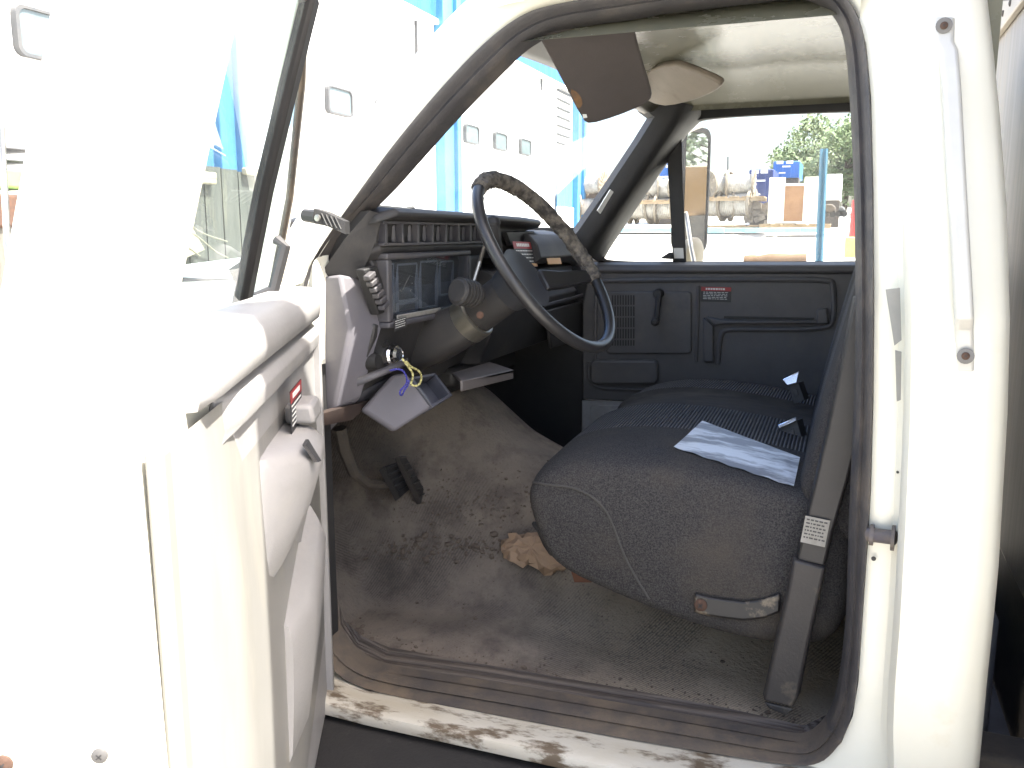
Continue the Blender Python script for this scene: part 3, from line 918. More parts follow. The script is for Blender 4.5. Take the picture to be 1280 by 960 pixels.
# lower dash
lowp = [(-1.02, -.05), (-.855, -.05), (-.85, -.06), (-.865, -.165), (-.85, -.178), (-.855, -.20), (-.895, -.30), (-.92, -.345), (-1.02, -.33)]
rows = []
for y in (1.46, 1.6, 2.0):
    rows.append([V((x, y, z)) for x, z in lowp])
db_.loft(rows, True, True)
lowp2 = [(-1.02, -.08), (-.84, -.09), (-.82, -.10), (-.815, -.165), (-.80, -.18), (-.805, -.20), (-.86, -.33), (-1.02, -.34)]
db_.loft([[V((x, y, z)) for x, z in lowp2] for y in (1.995, 2.3, 2.66)], True, True)
db_.build('dash_body', M_dark, dash, bevel=.004, angle=35)
# front corner closing between pillar and dash
cn = MB()
cn.loft([[PY(402, 340, 1.40), PY(452, 344, 1.44), V((-1.0, 1.44, -.14))], [PY(430, 300, 1.41), PY(470, 300, 1.45), V((-1.0, 1.44, 0))], [PY(462, 263, 1.42), PY(478, 268, 1.46), V((-1.0, 1.44, .03))]], True, True)
cn.build('dash_corner', M_dark, dash, angle=40)
# air vents: frame + louvre dividers + dark back
vf = MB()
y0, y1 = 1.482, 2.02
vf.box((-.842, (y0 + y1) / 2, .0215), (.02, y1 - y0 + .02, .006)); vf.box((-.842, (y0 + y1) / 2, -.0205), (.02, y1 - y0 + .02, .006))
nv = 8
for k in range(nv + 1):
    y = lerp(y0, y1, k / nv)
    vf.box((-.842, y, .0), (.022, .008, .04))
    if k < nv:
        vf.box((-.848, lerp(y0, y1, (k + .80) / nv), 0), (.010, .012, .034), Matrix.Rotation(R_(35), 3, 'Z'))
vf.build('vent_frame', M_grey, dash, bevel=.0015)
MB().box((-.850, (y0 + y1) / 2, 0), (.006, y1 - y0, .038)).build('vent_duct', M_black, dash)
# gauge cluster
yc0, yc1, zc0, zc1 = 1.495, 1.86, -.172, -.050
cl = MB()
fx = -.835
for (ya, yb, za, zb) in ((yc0 - .018, yc1 + .018, zc1, zc1 + .012), (yc0 - .018, yc1 + .018, zc0 - .012, zc0), (yc0 - .018, yc0, zc0, zc1), (yc1, yc1 + .018, zc0, zc1)):
    cl.box((fx - .01, (ya + yb) / 2, (za + zb) / 2), (.035, yb - ya, zb - za))
cl.build('cluster_bezel', M_grey, dash, bevel=.004)
ln = MB(); ln.box((fx - .024, (yc0 + yc1) / 2, (zc0 + zc1) / 2), (.004, yc1 - yc0, zc1 - zc0))
ln.build('cluster_back', M_gauge, dash)
gg = MB()
for (y, z, w, h) in ((1.525, -.11, .03, .10), (1.60, -.10, .085, .075), (1.60, -.153, .085, .02), (1.70, -.11, .08, .10), (1.79, -.10, .07, .075)):
    for (dy, dz, ww, hh) in ((0, h / 2, w, .004), (0, -h / 2, w, .004), (w / 2, 0, .004, h), (-w / 2, 0, .004, h)):
        gg.box((fx - .018, y + dy, z + dz), (.006, ww, hh))
for k in range(9):
    a = R_(-40 + k * 32)
    gg.box((fx - .020, 1.60 + .028 * math.cos(a), -.10 + .028 * math.sin(a)), (.002, .006, .0016), Matrix.Rotation(-a, 3, 'X'), 1)
gg.box((fx - .019, 1.60, -.10), (.002, .045, .0015), Matrix.Rotation(.7, 3, 'X'), 1)
gg.box((fx - .019, 1.645, -.068), (.002, .03, .005), None, 1); gg.box((fx - .019, 1.648, -.076), (.002, .02, .004), None, 1)
gg.build('gauge', [mat('gauge_rim', (.17, .19, .235), (.13, .145, .18), rough=.4), M_labgrey], dash)
MB().prism([(fx - .002, yc0, zc1), (fx - .002, yc1, zc1), (fx - .014, yc1, zc0), (fx - .014, yc0, zc0)], (.002, 0, 0)).build('cluster_lens', glass_mat('lens', (.92, .94, .96), .03, (.5, .5, .5), .02), dash)
MB().box((fx + .002, (yc0 + yc1) / 2 - .06, zc0 + .006), (.004, .20, .010)).build('lens_edge', M_labgrey, dash, bevel=.002)
# switch column left of the cluster, tilted
sw = MB()
for k in range(6):
    c = lerp(PX(462, 345, -.83), PX(480, 382, -.83), k / 5)
    sw.box(c, (.014, .026, .010), Matrix.Rotation(R_(20), 3, 'X'))
sw.build('switch', M_grey, dash, bevel=.002)
swb = MB().prism([PX(u, v, -.838) for u, v in ((455, 337), (472, 332), (491, 388), (474, 394))], (-.02, 0, 0)); swb.build('switch_panel', M_black, dash, bevel=.003)
# lilac end panel on the lower left
ep = MB()
L1 = [PY(u, v, 1.405) for u, v in ((403, 344), (425, 343), (438, 410), (417, 513), (405, 518))]
L2 = [PY(u, v, 1.47) for u, v in ((424, 341), (453, 347), (468, 410), (445, 498), (420, 508))]
ep.add(L1 + [PY(458, 347, 1.47), PY(476, 410, 1.48), PY(450, 497, 1.47)] + [V((-1.0, 1.42, -.13)), V((-1.0, 1.42, -.42)), V((-1.0, 1.5, -.13)), V((-1.0, 1.5, -.42))],
       [(0, 1, 2, 3, 4), (1, 5, 6, 2), (2, 6, 7, 3), (0, 8, 10, 5, 1), (4, 3, 7, 11, 9), (0, 4, 9, 8)])
ep.build('end_panel', M_lilac, dash, bevel=.006, angle=30)
lp = MB()
lp.add([PY(443, 497, 1.465), PY(494, 472, 1.60), PY(470, 504, 1.58), PY(407, 518, 1.42), V((-1.0, 1.62, -.38)), V((-1.0, 1.42, -.40))], [(0, 1, 2, 3), (3, 2, 4, 5)])
lp.build('lower_apron', M_grey, dash, solid=.01)
pt = MB().prism([PX(u, v, -.90) for u, v in ((404, 517), (446, 505), (468, 500), (440, 525), (404, 532))], (-.02, 0, 0)); pt.build('rusty_brace', mat('dark_rust', (.032, .018, .013), (.022, .014, .012), rough=.85, scale=20), dash)
# fuse-panel cover hanging open below the column
fc = MB()
f1 = [PY(453, 512, 1.47), PY(492, 468, 1.53), PY(508, 465, 1.56), PY(541, 509, 1.55), PY(494, 539, 1.43)]
pA_, pB_, pC_ = f1[0], f1[1], f1[3]
pnn = (pB_ - pA_).cross(pC_ - pA_)
f1 = [p * (pA_.dot(pnn) / p.dot(pnn)) for p in f1]
fc.prism(f1, (-.012, .006, -.006))
fc.build('hanging_cover', mat('cover_grey', (.105, .10, .115), (.09, .086, .098), rough=.6, c3=(.13, .12, .115), s3=6, lo3=.55, hi3=.8), dash, bevel=.006)
fb = MB()
q0 = [p * .997 for p in (f1[3], PY(566, 494, 1.64), PY(544, 466, 1.67), lerp(f1[2], f1[3], .15))]
qc = sum(q0, V()) / 4
for i in range(4):
    a, b = q0[i], q0[(i + 1) % 4]
    ai, bi = lerp(a, qc, .18), lerp(b, qc, .18)
    fb.prism([a, b, bi, ai], (-.03, .012, -.02))
fb.prism([p + V((-.028, .012, -.018)) for p in q0], (-.004, 0, 0))
fb.build('cover_tray', mat('tray_grey', (.085, .088, .105), (.07, .07, .085), rough=.5), dash, bevel=.003)
# knob row and ignition
ig = MB(); ig.lathe(PX(490, 444, -.862), (1, -.12, .1), [(.024, -.01), (.024, .004), (.020, .008), (.019, .016), (.013, .020), (.012, .018)], 20)
ig.build('ignition_switch', M_chrome, dash, angle=30)
for (u, v, r) in ((466, 452, .017), (478, 430, .008)):
    MB().lathe(PX(u, v, -.868), (1, -.1, .1), [(r, -.01), (r, .006), (r * .8, .012), (r * .78, .014)], 16).build('dash_knob', M_black, dash)
a = [PX(u, v, -.86) for u, v in ((452, 452), (498, 432), (500, 440), (452, 468))]
lw2 = MB().loft([[PX(447, 478, -.815), PX(447, 472, -.83)], [PX(510, 452, -.815), PX(510, 447, -.83)]], False); lw2.build('dash_ledge', M_grey, dash, solid=.008)
sticker('warning_sticker', PX(500, 405, -.823), PX(512, 401, -.82) - PX(488, 409, -.82), (0, 0, 1), (1, 0, 0), .05, .022, dash, 'lines', 4)
for o in dash.children:
    if o.name.startswith('warning_sticker'): o.data.materials[0] = M_ink; o.data.materials[1] = M_lab
# radio opening and red / orange warning labels beneath the hood
rb = MB(); rb.prism([PX(u, v, -.815) for u, v in ((633, 290), (668, 289), (668, 306), (640, 308))], (-.015, 0, 0)); rb.build('recess', M_black, dash, bevel=.002)
cc = PX(656, 318, -.79)
sticker('warning_sticker', cc, PX(673, 319, -.79) - PX(640, 319, -.79), V((-.25, 0, 1)), V((1, 0, .25)), .150, .068, dash, 'warn', 4)
cc = PX(690, 320, -.772)
s2 = MB()
ex = (PX(702, 320, -.772) - PX(679, 320, -.772)).normalized(); ey = V((-.3, 0, 1)).normalized(); en = V((1, 0, .3)).normalized()
for (x0, x1, y0, y1, d, m) in ((-.06, .05, -.005, .022, .002, 0), (-.06, .06, -.024, -.006, .002, 1)):
    s2.prism([cc + ex * x + ey * y + en * d for x, y in ((x0, y0), (x1, y0), (x1, y1), (x0, y1))], en * .001, m)
for k in range(8):
    s2.prism([cc + ex * x + ey * y + en * .0032 for x, y in ((-.05 + k * .012, .002 + .007 * (k % 2)), (-.044 + k * .012, .002 + .007 * (k % 2)), (-.044 + k * .012, .008 + .007 * (k % 2)), (-.05 + k * .012, .008 + .007 * (k % 2)))], en * .0005, 2)
s2.build('warning_label', [M_lab, M_oran, M_ink], dash)
# ashtray / heater panel face on passenger side, grey bar
hb = MB(); hb.prism([PX(u, v, -.805) for u, v in ((681, 346), (737, 336), (739, 346), (683, 357))], (-.01, 0, 0)); hb.build('grey_strip', mat('strip_bluegrey', (.13, .14, .16), (.11, .115, .13), rough=.4), dash, bevel=.002)
hs = MB(); hs.prism([PX(u, v, -.803) for u, v in ((665, 344), (678, 342), (680, 358), (667, 360))], (-.008, 0, 0)); hs.build('slot', M_black, dash)
gb = MB(); gb.prism([PX(u, v, -.803) for u, v in ((683, 388), (744, 372), (742, 420), (690, 436))], (-.012, 0, 0)); gb.build('glove_box', M_dark, dash, bevel=.006)
gt = MB(); gt.prism([PX(u, v, -.80) for u, v in ((680, 380), (742, 364), (742, 368), (680, 385))], (-.012, 0, 0)); gt.build('glove_box_lip', M_grey, dash, bevel=.003)
# ashtray / cup tray pulled out underneath
tray = MB()
A, B, C, Dd = PX(578, 476, -.72), PX(642, 462, -.72), PX(612, 452, -.84), PX(565, 466, -.84)
tray.prism([A, B, C, Dd], (0, 0, -.008)); tray.prism([A, B, B + V((-.006, 0, 0)), A + V((-.006, 0, 0))], (0, 0, -.022))
tray.build('pull_out_tray', mat('tray_rusty', (.10, .085, .08), (.13, .115, .11), rough=.6), dash, bevel=.002)
hbx = MB(); hbx.box((-1.0, 2.2, -.36), (.14, .5, .10)); hbx.box((-.93, 2.02, -.355), (.08, .22, .05)); hbx.build('heater_box', M_black, dash, bevel=.015)

# ================================================================ STEERING
sw_n = V((math.cos(R_(35)) * math.cos(R_(-5)), math.cos(R_(35)) * math.sin(R_(-5)), math.sin(R_(35))))
sw_c = V((-.578, 1.70, -.058)); sw_r = .207
ax = V((0, 0, 1)).cross(sw_n).normalized(); ay = sw_n.cross(ax)
whl = empty('steering_wheel', sw_c - truck.location, None, None); whl.parent = truck


def wp_(a, r=sw_r, d=0): return sw_c + (ax * math.cos(a) + ay * math.sin(a)) * r + sw_n * d


MB().tube([wp_(2 * math.pi * k / 72) for k in range(72)], .0125, 12, True).build('rim', M_wheel, whl)
# tattered cover over the upper arc
arc = [R_(122 - k * 2.2) for k in range(64)]
rnd = random.Random(4)
pth = [wp_(a) for a in arc]
cv = MB()
rings2 = []
for k, a in enumerate(arc):
    c = pth[k]; rad = (wp_(a, 1) - wp_(a, 0)).normalized()
    n = 14
    e = .3 if k in (0, len(arc) - 1) else 1
    rings2.append([c + (rad * math.cos(2 * math.pi * i / n) + sw_n * math.sin(2 * math.pi * i / n)) * (.0135 + e * rnd.uniform(.001, .0055)) for i in range(n)])
cv.loft(rings2, True, True)
for k in range(26):   # loose threads
    a = rnd.choice(arc); c = wp_(a); rad = (wp_(a, 1) - wp_(a, 0)).normalized()
    d = (rad * rnd.uniform(-1, .3) + V((0, 0, -1)) * rnd.uniform(0, .6)).normalized()
    cv.tube([c + d * .014, c + d * .02 + sw_n * rnd.uniform(-.004, .004), c + d * rnd.uniform(.022, .03)], .0008, 4)
cv.build('tattered_cover', M_fur, whl, angle=25)
# hub, bell and spokes
hb_ = MB()
hb_.lathe(sw_c - sw_n * .05, sw_n, [(.046, -.065), (.050, -.05), (.058, -.03), (.069, -.012), (.071, -.006), (.062, -.008), (.045, -.014), (.001, -.016)], 28)
hb_.build('hub', mat('hub_plastic', (.036, .038, .044), (.045, .047, .053), rough=.4, scale=8), whl)
for a0 in (R_(-12), R_(192)):
    rowz = []; sp = MB()
    for r, w, d in ((.06, .05, -.055), (.12, .042, -.040), (.17, .034, -.018), (.203, .030, -.005)):
        c = wp_(a0, r, d); tdir = (ax * -math.sin(a0) + ay * math.cos(a0))
        rowz.append([c + tdir * w / 1 * .5 * 1 + sw_n * .008, c - tdir * w * .5 + sw_n * .008, c - tdir * w * .5 - sw_n * .008, c + tdir * w * .5 - sw_n * .008])
    sp.loft(rowz, True, True)
    sp.build('spoke', M_wheel, whl, bevel=.004)
col_ = empty('steering_column', sw_c - sw_n * .25 - truck.location, None, None); col_.parent = truck
MB().lathe(sw_c, -sw_n, [(.040, .08), (.043, .10), (.043, .205), (.040, .21)], 26).build('upper_shroud', M_dark, col_)
MB().lathe(sw_c, -sw_n, [(.047, .200), (.051, .203), (.051, .236), (.047, .239)], 30).build('metal_collar', M_brass, col_, angle=30)
lo = MB()
e1, e2 = ax, ay
rows = []
for d, w, h, off in ((.236, .047, .047, 0), (.25, .0495, .0495, .002), (.33, .055, .058, .018), (.47, .061, .066, .050), (.49, .052, .057, .053)):
    rows.append([sw_c - sw_n * d + e2 * off + e1 * (w * math.copysign(abs(math.cos(t)) ** .7, math.cos(t))) + e2 * (h * math.copysign(abs(math.sin(t)) ** .7, math.sin(t))) for t in [2 * math.pi * k / 28 for k in range(28)]])
lo.loft(rows, True, True).build('lower_shroud', mat('shroud_plastic', (.033, .0315, .032), (.045, .041, .039), rough=.5, scale=10, bump=.08, bscale=200), col_, angle=40)
MB().tube([sw_c - sw_n * .40 + ay * .034, sw_c - sw_n * .75 + ay * .08], .03, 14).build('column_shaft', M_chassis, col_)
ts = MB()
tc_ = PX(572, 366, -.745)
ts.lathe(tc_ + V((.03, -.012, 0)), V((-.3, -.9, .2)), [(.02, -.03), (.026, -.02), (.026, .03), (.022, .036)], 18)
for k in range(5):
    ts.lathe(tc_ + V((.03, -.012, 0)) + V((-.3, -.9, .2)).normalized() * (-.014 + k * .010), V((-.3, -.9, .2)), [(.026, 0), (.0285, .001), (.0285, .005), (.026, .006)], 18)
ts.build('turn_signal_switch', M_dark, col_, angle=30)
gl_ = MB(); gl_.tube([PX(592, 352, -.73), PX(600, 326, -.72), PX(607, 303, -.70)], .0045, 7)
gl_.build('signal_stalk', M_steel, col_)
sl_ = MB(); sl_.tube([PX(628, 338, -.70), PX(622, 312, -.68), PX(617, 290, -.67), PX(615, 279, -.67)], [.009, .011, .014, .013], 10)
sl_.lathe(PX(616, 281, -.67), (0, 0, 1), [(.013, -.004), (.016, .004), (.013, .014), (.005, .018)], 12)
sl_.build('gear_lever', M_black, col_)
MB().lathe(PX(600, 394, -.655), (.4, -.9, .2), [(.007, -.004), (.007, .004), (.004, .006)], 12).build('column_lock', M_rust, col_)

# ================================================================ VISORS
v1, v2, v3 = PY(672, 36, 1.52), PY(786, 12, 1.58), PY(735, 153, 1.74)
pn = (v2 - v1).cross(v3 - v1)


def onpl(u, v):
    d = ray(u, v); return d * (v1.dot(pn) / d.dot(pn))


vis = smooth_loop([(668, 34), (700, 25), (784, 8), (790, 24), (800, 66), (812, 104), (815, 118), (806, 128), (770, 143), (736, 153), (728, 148), (700, 94)], 1, True)
vz = empty('sun_visor', v1 - truck.location, None, None); vz.parent = truck
nrm = pn.normalized()
MB().prism([onpl(u, v) + nrm * .006 for u, v in vis], -nrm * .014).build('visor_pad', M_visor, vz, bevel=.005, seg=3)
MB().prism([onpl(u, v) + (nrm if nrm.dot(V((0, -1, 0))) > 0 else -nrm) * .009 for u, v in ((727, 139), (732, 139), (733, 143), (728, 144))], nrm * .0006).build('visor_sticker', M_lab, vz)
MB().prism([onpl(u, v) + (nrm if nrm.dot(V((0, -1, 0))) > 0 else -nrm) * .0088 for u, v in smooth_loop([(710, 106), (722, 112), (728, 124), (724, 132), (720, 130)], 1, True)], nrm * .0004).build('worn_patch', mat('worn_foam', (.20, .105, .045), (.12, .075, .045), rough=.9, scale=60), vz)
MB().tube([PY(640, 40, 1.50), PY(690, 28, 1.56), PY(790, 18, 1.66)], .006, 8).build('visor_rod', M_steel, vz)
v2z = empty('sun_visor', PY(850, 105, 2.40) - truck.location, None, None); v2z.parent = truck
w1, w2, w3 = PY(838, 80, 2.25), PY(903, 105, 2.20), PY(820, 135, 2.55)
pn2 = (w2 - w1).cross(w3 - w1)


def onpl2(u, v):
    d = ray(u, v); return d * (w1.dot(pn2) / d.dot(pn2))


n2 = pn2.normalized()
MB().prism([onpl2(u, v) for u, v in smooth_loop([(798, 92), (838, 79), (860, 86), (900, 103), (902, 110), (880, 122), (850, 131), (826, 134), (800, 122)], 1, True)], n2 * .018).build('visor_pad', M_beige, v2z, bevel=.006, seg=3)

# ================================================================ BENCH SEAT
seat = empty('bench_seat', V((-.3, 2.08, -.75)) - truck.location, None, None); seat.parent = truck
prof = [(-.52, -.665), (-.555, -.60), (-.578, -.53), (-.572, -.485), (-.54, -.452), (-.48, -.428), (-.40, -.414), (-.30, -.412), (-.20, -.42), (-.10, -.434), (.02, -.455), (.05, -.50), (.05, -.73), (-.06, -.765), (-.22, -.752), (-.38, -.712)]
cxz = (-.26, -.57)
ends = [(1.545, .42), (1.552, .22), (1.57, .10), (1.60, .03), (1.64, .0), (1.78, -.0), (1.785, .0), (2.02, 0), (2.03, 0), (2.28, 0), (2.29, 0), (2.48, 0), (2.53, .04), (2.55, .10), (2.56, .3)]
sp_prof = smooth_loop(prof, 2, True)


def seat_pt(x, z, y, ins):
    cx, cz = cxz
    bulge = 1.0
    dz = 0
    if z > -.5:
        # crown along the bench
        dz = .018 * math.sin(math.pi * min(1, max(0, (y - 1.55) / 1.0))) - .006
        if 2.02 < y < 2.29: dz -= .012
    k = 1 - ins * .5
    return V((cx + (x - cx) * (1 - ins * .28), y, cz + (z - cz) * k + dz))


rows = []
ys = []
for y, i in ends: ys.append((y, i))
rows = [[seat_pt(x, z, y, i) for x, z in sp_prof] for y, i in ys]


def seat_m(k, i):
    y = (ys[k][0] + ys[k + 1][0]) / 2 if k + 1 < len(ys) else ys[k][0]
    x, z = sp_prof[i]
    if z > -.50 and x > -.565:
        if 1.785 < y < 2.02 or 2.29 < y < 2.48: return 1
        if 2.02 <= y <= 2.29: return 2
    return 0


cu = MB().loft(rows, True, True, seat_m)
CUSH = bvh(cu)
cu.build('cushion', [M_fab, M_fabstripe, M_fabplain], seat, angle=60)
# stitched piping on the near end of the cushion
pip = [(667, 603), (685, 606), (712, 608), (738, 618), (757, 636), (768, 660), (778, 690), (795, 722), (812, 749)]


def seat_end(u, v, yg):
    return PY(u, v, yg)


pts = []
for k, (u, v) in enumerate(smooth_loop(pip, 2)):
    p = hit(CUSH, u, v, .001)
    if p: pts.append(p)
MB().tube(pts, .0024, 6).build('piping', mat('piping_thread', (.062, .058, .055), (.05, .047, .044), rough=.9), seat)
# front strap loop
MB().tube([PY(672, 660, 1.62), PY(668, 655, 1.60), PY(674, 662, 1.60), PY(682, 680, 1.60), PY(690, 692, 1.62)], .006, 6).build('pull_strap', M_black, seat)
# tape patch follows the seat surface
tq = [(878, 528), (1000, 574), (992, 611), (842, 561)]


def top_z(x, y):
    best = -.42
    pr = [(a, b) for a, b in sp_prof if b > -.5]
    pr.sort()
    for (x0, z0), (x1, z1) in zip(pr, pr[1:]):
        if x0 <= x <= x1: best = lerp(z0, z1, (x - x0) / max(1e-6, x1 - x0))
    ins = 0
    for (ya, ia), (yb, ib) in zip(ends, ends[1:]):
        if ya <= y <= yb: ins = lerp(ia, ib, (y - ya) / (yb - ya))
    return seat_pt(x, best, y, ins).z


def on_seat(u, v):
    z = -.42
    for _ in range(20):
        p = PZ(u, v, z); z = top_z(p.x, p.y)
    return PZ(u, v, z)


def tape_fn(a, b):
    A_, B_ = tq[0], tq[1]; C_, D_ = tq[3], tq[2]
    u = lerp(lerp(A_[0], B_[0], a), lerp(C_[0], D_[0], a), b); v = lerp(lerp(A_[1], B_[1], a), lerp(C_[1], D_[1], a), b)
    p = hit(CUSH, u, v, .0)
    if p is None: p = on_seat(u, v)
    return p + V((0, 0, .004 + .0012 * math.sin(a * 31 + b * 9) * math.sin(b * 14)))


MB().grid(tape_fn, 24, 8).build('tape_patch', M_tape, seat, angle=80)
# backrest
bp_ = [(-.06, -.47), (-.045, -.40), (-.015, -.25), (.03, -.05), (.06, .06), (.09, .10), (.14, .10), (.17, .04), (.18, -.4), (.12, -.55), (.0, -.55)]
bpf = smooth_loop(bp_, 2, True)
bends = [(1.55, .35), (1.56, .15), (1.58, .05), (1.62, 0), (1.76, 0), (1.765, 0), (2.02, 0), (2.03, 0), (2.28, 0), (2.29, 0), (2.48, 0), (2.54, .05), (2.56, .3)]


def bpt(x, z, y, i): return V((.06 + (x - .06) * (1 - i * .5), y, -.2 + (z + .2) * (1 - i * .25)))


def bm_(k, i):
    y = (bends[k][0] + bends[min(k + 1, len(bends) - 1)][0]) / 2; x, z = bpf[i]
    if x < .06 and z > -.42 and (1.765 < y < 2.02 or 2.29 < y < 2.48): return 1
    return 0


MB().loft([[bpt(x, z, y, i) for x, z in bpf] for y, i in bends], True, True, bm_).build('backrest', [M_fab, M_backstripe], seat, angle=60)
# riser, hinge bracket with bolt
MB().box((-.22, 2.20, -.80), (.30, .50, .18)).build('seat_riser', M_chassis, seat, bevel=.01)
MB().prism([PY(u, v, 1.66) for u, v in ((712, 708), (733, 720), (740, 728), (718, 728))], (0, .05, 0)).build('rusty_runner', mat('orange_rust', (.12, .05, .028), (.08, .038, .024), rough=.8), seat)
bkt = MB()
path = [(868, 752), (885, 757), (905, 760), (930, 763), (955, 760), (975, 752)]
bkt.loft([[PY(u, v - 11, 1.535), PY(u, v - 11, 1.545), PY(u, v + 13, 1.545), PY(u, v + 13, 1.53)] for u, v in path], True, True)
bkt.build('hinge_bracket', mat('bracket_dark', (.014, .013, .013), (.022, .019, .017), rough=.5, c3=(.2, .16, .11), s3=14, lo3=.55, hi3=.66), seat, bevel=.004)
screw('hinge_bolt', PY(876, 756, 1.533), (0, -1, 0), .012, M_rust, seat)
rec = MB()
rec.tube([PY(1040, 690, 1.60), PY(1048, 720, 1.60), PY(1035, 760, 1.60), PY(1020, 770, 1.6)], .012, 8); rec.lathe(PY(1038, 738, 1.60), (0, -1, 0), [(.03, -.02), (.03, .01), (.02, .02), (.012, .022)], 18)
rec.build('recliner_lever', M_chassis, seat)
# buckles
for (u, v, w) in ((986, 480, 1.0), (985, 540, 1.0)):
    bu = empty('belt_buckle', on_seat(u, v) - seat.location - truck.location, None, None)
    if v == 480:
        A, B = PY(978, 474, 2.22), PY(999, 464, 2.22); C_, D_ = PY(996, 478, 2.21), PY(984, 481, 2.21)
        A2, B2, C2, D2 = PY(985, 482, 2.215), PY(998, 478, 2.215), PY(1006, 500, 2.2), PY(992, 505, 2.2)
    else:
        A, B = PY(972, 531, 1.92), PY(995, 521, 1.92); C_, D_ = PY(996, 525, 1.915), PY(974, 535, 1.915)
        A2, B2, C2, D2 = PY(974, 535, 1.918), PY(996, 525, 1.918), PY(1004, 552, 1.9), PY(984, 558, 1.9)
    COL.objects.unlink(bu); bpy.data.objects.remove(bu)
    mbk = MB(); mbk.prism([A2, B2, C2, D2], (.01, .03, 0), 0); mbk.prism([A, B, C_, D_], (.0, -.006, .0), 1)
    mbk.prism([lerp(A2, C2, .3), lerp(B2, D2, .3), lerp(C2, A2, .35), lerp(D2, B2, .35)], (0, -.003, 0), 2)
    mbk.build('belt_buckle', [M_black, M_chrome, M_dark], seat, bevel=.003)

# seat belt: rigid sleeve on the floor bracket
sb = empty('seat_belt', PZ(975, 880, -.88) - truck.location, None, None); sb.parent = truck


def strip(L_, R2, dy, th):
    b = MB()
    b.loft([[lerp(A, B, .0) + V((.0, .012, 0)), lerp(A, B, .08) + V((0, -th, 0)), lerp(A, B, .92) + V((0, -th, 0)), B + V((0, .012, 0))] for A, B in zip(L_, R2)], True, True)
    return b


lowL = [PY(u, v, y) for u, v, y in ((952, 872, 1.505), (955, 858, 1.505), (968, 800, 1.50), (982, 740, 1.495), (990, 697, 1.49))]
lowR = [PY(u, v, y) for u, v, y in ((994, 882, 1.505), (1001, 868, 1.505), (1013, 805, 1.50), (1025, 750, 1.495), (1034, 709, 1.49))]
strip(lowL, lowR, 0, .010).build('belt_guide', M_sleeve2, sb, bevel=.004, angle=30)
MB().prism([PY(955, 875, 1.507), PY(992, 884, 1.507), PY(984, 892, 1.507), PY(962, 884, 1.507)], (0, -.008, 0)).build('guide_foot', M_sleeve2, sb, bevel=.003)
upL = [PY(u, v, y) for u, v, y in ((994, 698, 1.496), (1003, 660, 1.495), (1017, 600, 1.49), (1030, 545, 1.485), (1044, 480, 1.48), (1056, 420, 1.48), (1066, 370, 1.48))]
upR = [PY(u, v, y) for u, v, y in ((1033, 707, 1.496), (1043, 665, 1.495), (1062, 600, 1.49), (1076, 545, 1.485), (1090, 480, 1.48), (1098, 420, 1.48), (1104, 370, 1.48))]
strip(upL, upR, 0, .006).build('belt_sleeve', M_sleeve, sb, bevel=.003, angle=30)
c = PY(1019, 664, 1.484)
sticker('sleeve_label', c, PY(1034, 668, 1.484) - PY(1006, 662, 1.484), PY(1022, 650, 1.484) - PY(1016, 680, 1.484), (0, -1, 0), .040, .048, sb, 'lines', 6)

# pedals
pe = MB()
pq = hit(FLOOR, 492, 606)
XP = pq.x * (pq.length - .075) / pq.length
pad = [PX(u, v, XP) for u, v in ((473, 588), (492, 582), (511, 612), (494, 627))]
br_ = empty('brake_pedal', pad[0] - truck.location, None, None); br_.parent = truck
pe.prism(pad, (.015, 0, .012))
for k in range(5):
    a, b = lerp(pad[0], pad[3], .1 + k * .18), lerp(pad[1], pad[2], .1 + k * .18)
    pe.tube([a + V((.017, 0, .014)), b + V((.017, 0, .014))], .004, 5)
pe.build('pedal_pad', M_dark, br_, bevel=.006)
MB().tube([PX(u, v, XP - .012) for u, v in ((425, 535), (430, 560), (442, 590), (458, 604), (482, 606))], [.016, .016, .014, .013, .012], 8).build('pedal_arm', M_chassis, br_)
pq = hit(FLOOR, 520, 602)
XP2 = pq.x * (pq.length - .055) / pq.length
gp = MB(); gp.prism([PX(u, v, XP2) for u, v in ((498, 570), (507, 569), (537, 624), (528, 633))], (-.012, 0, -.008))
for k in range(8):
    a = lerp(PX(499, 573, XP2), PX(529, 629, XP2), k / 7); b = lerp(PX(506, 572, XP2), PX(535, 623, XP2), k / 7)
    gp.tube([a + V((.003, 0, .003)), b + V((.003, 0, .003))], .003, 5)
gpo = gp.build('accelerator_pedal', M_sleeve2, truck, bevel=.003)

# grab handle and striker on the rear post
gh = empty('grab_handle', PY(1200, 250, 1.24) - truck.location, None, None); gh.parent = truck


def post_y(z): return YN + max(0, z + .1) * .26 - .10 + max(0, -z - .45) * .12


def PP(u, v, dy=0):
    y = 1.27
    for _ in range(5):
        p = PY(u, v, y + dy); y = post_y(p.z)
    return PY(u, v, y + dy)


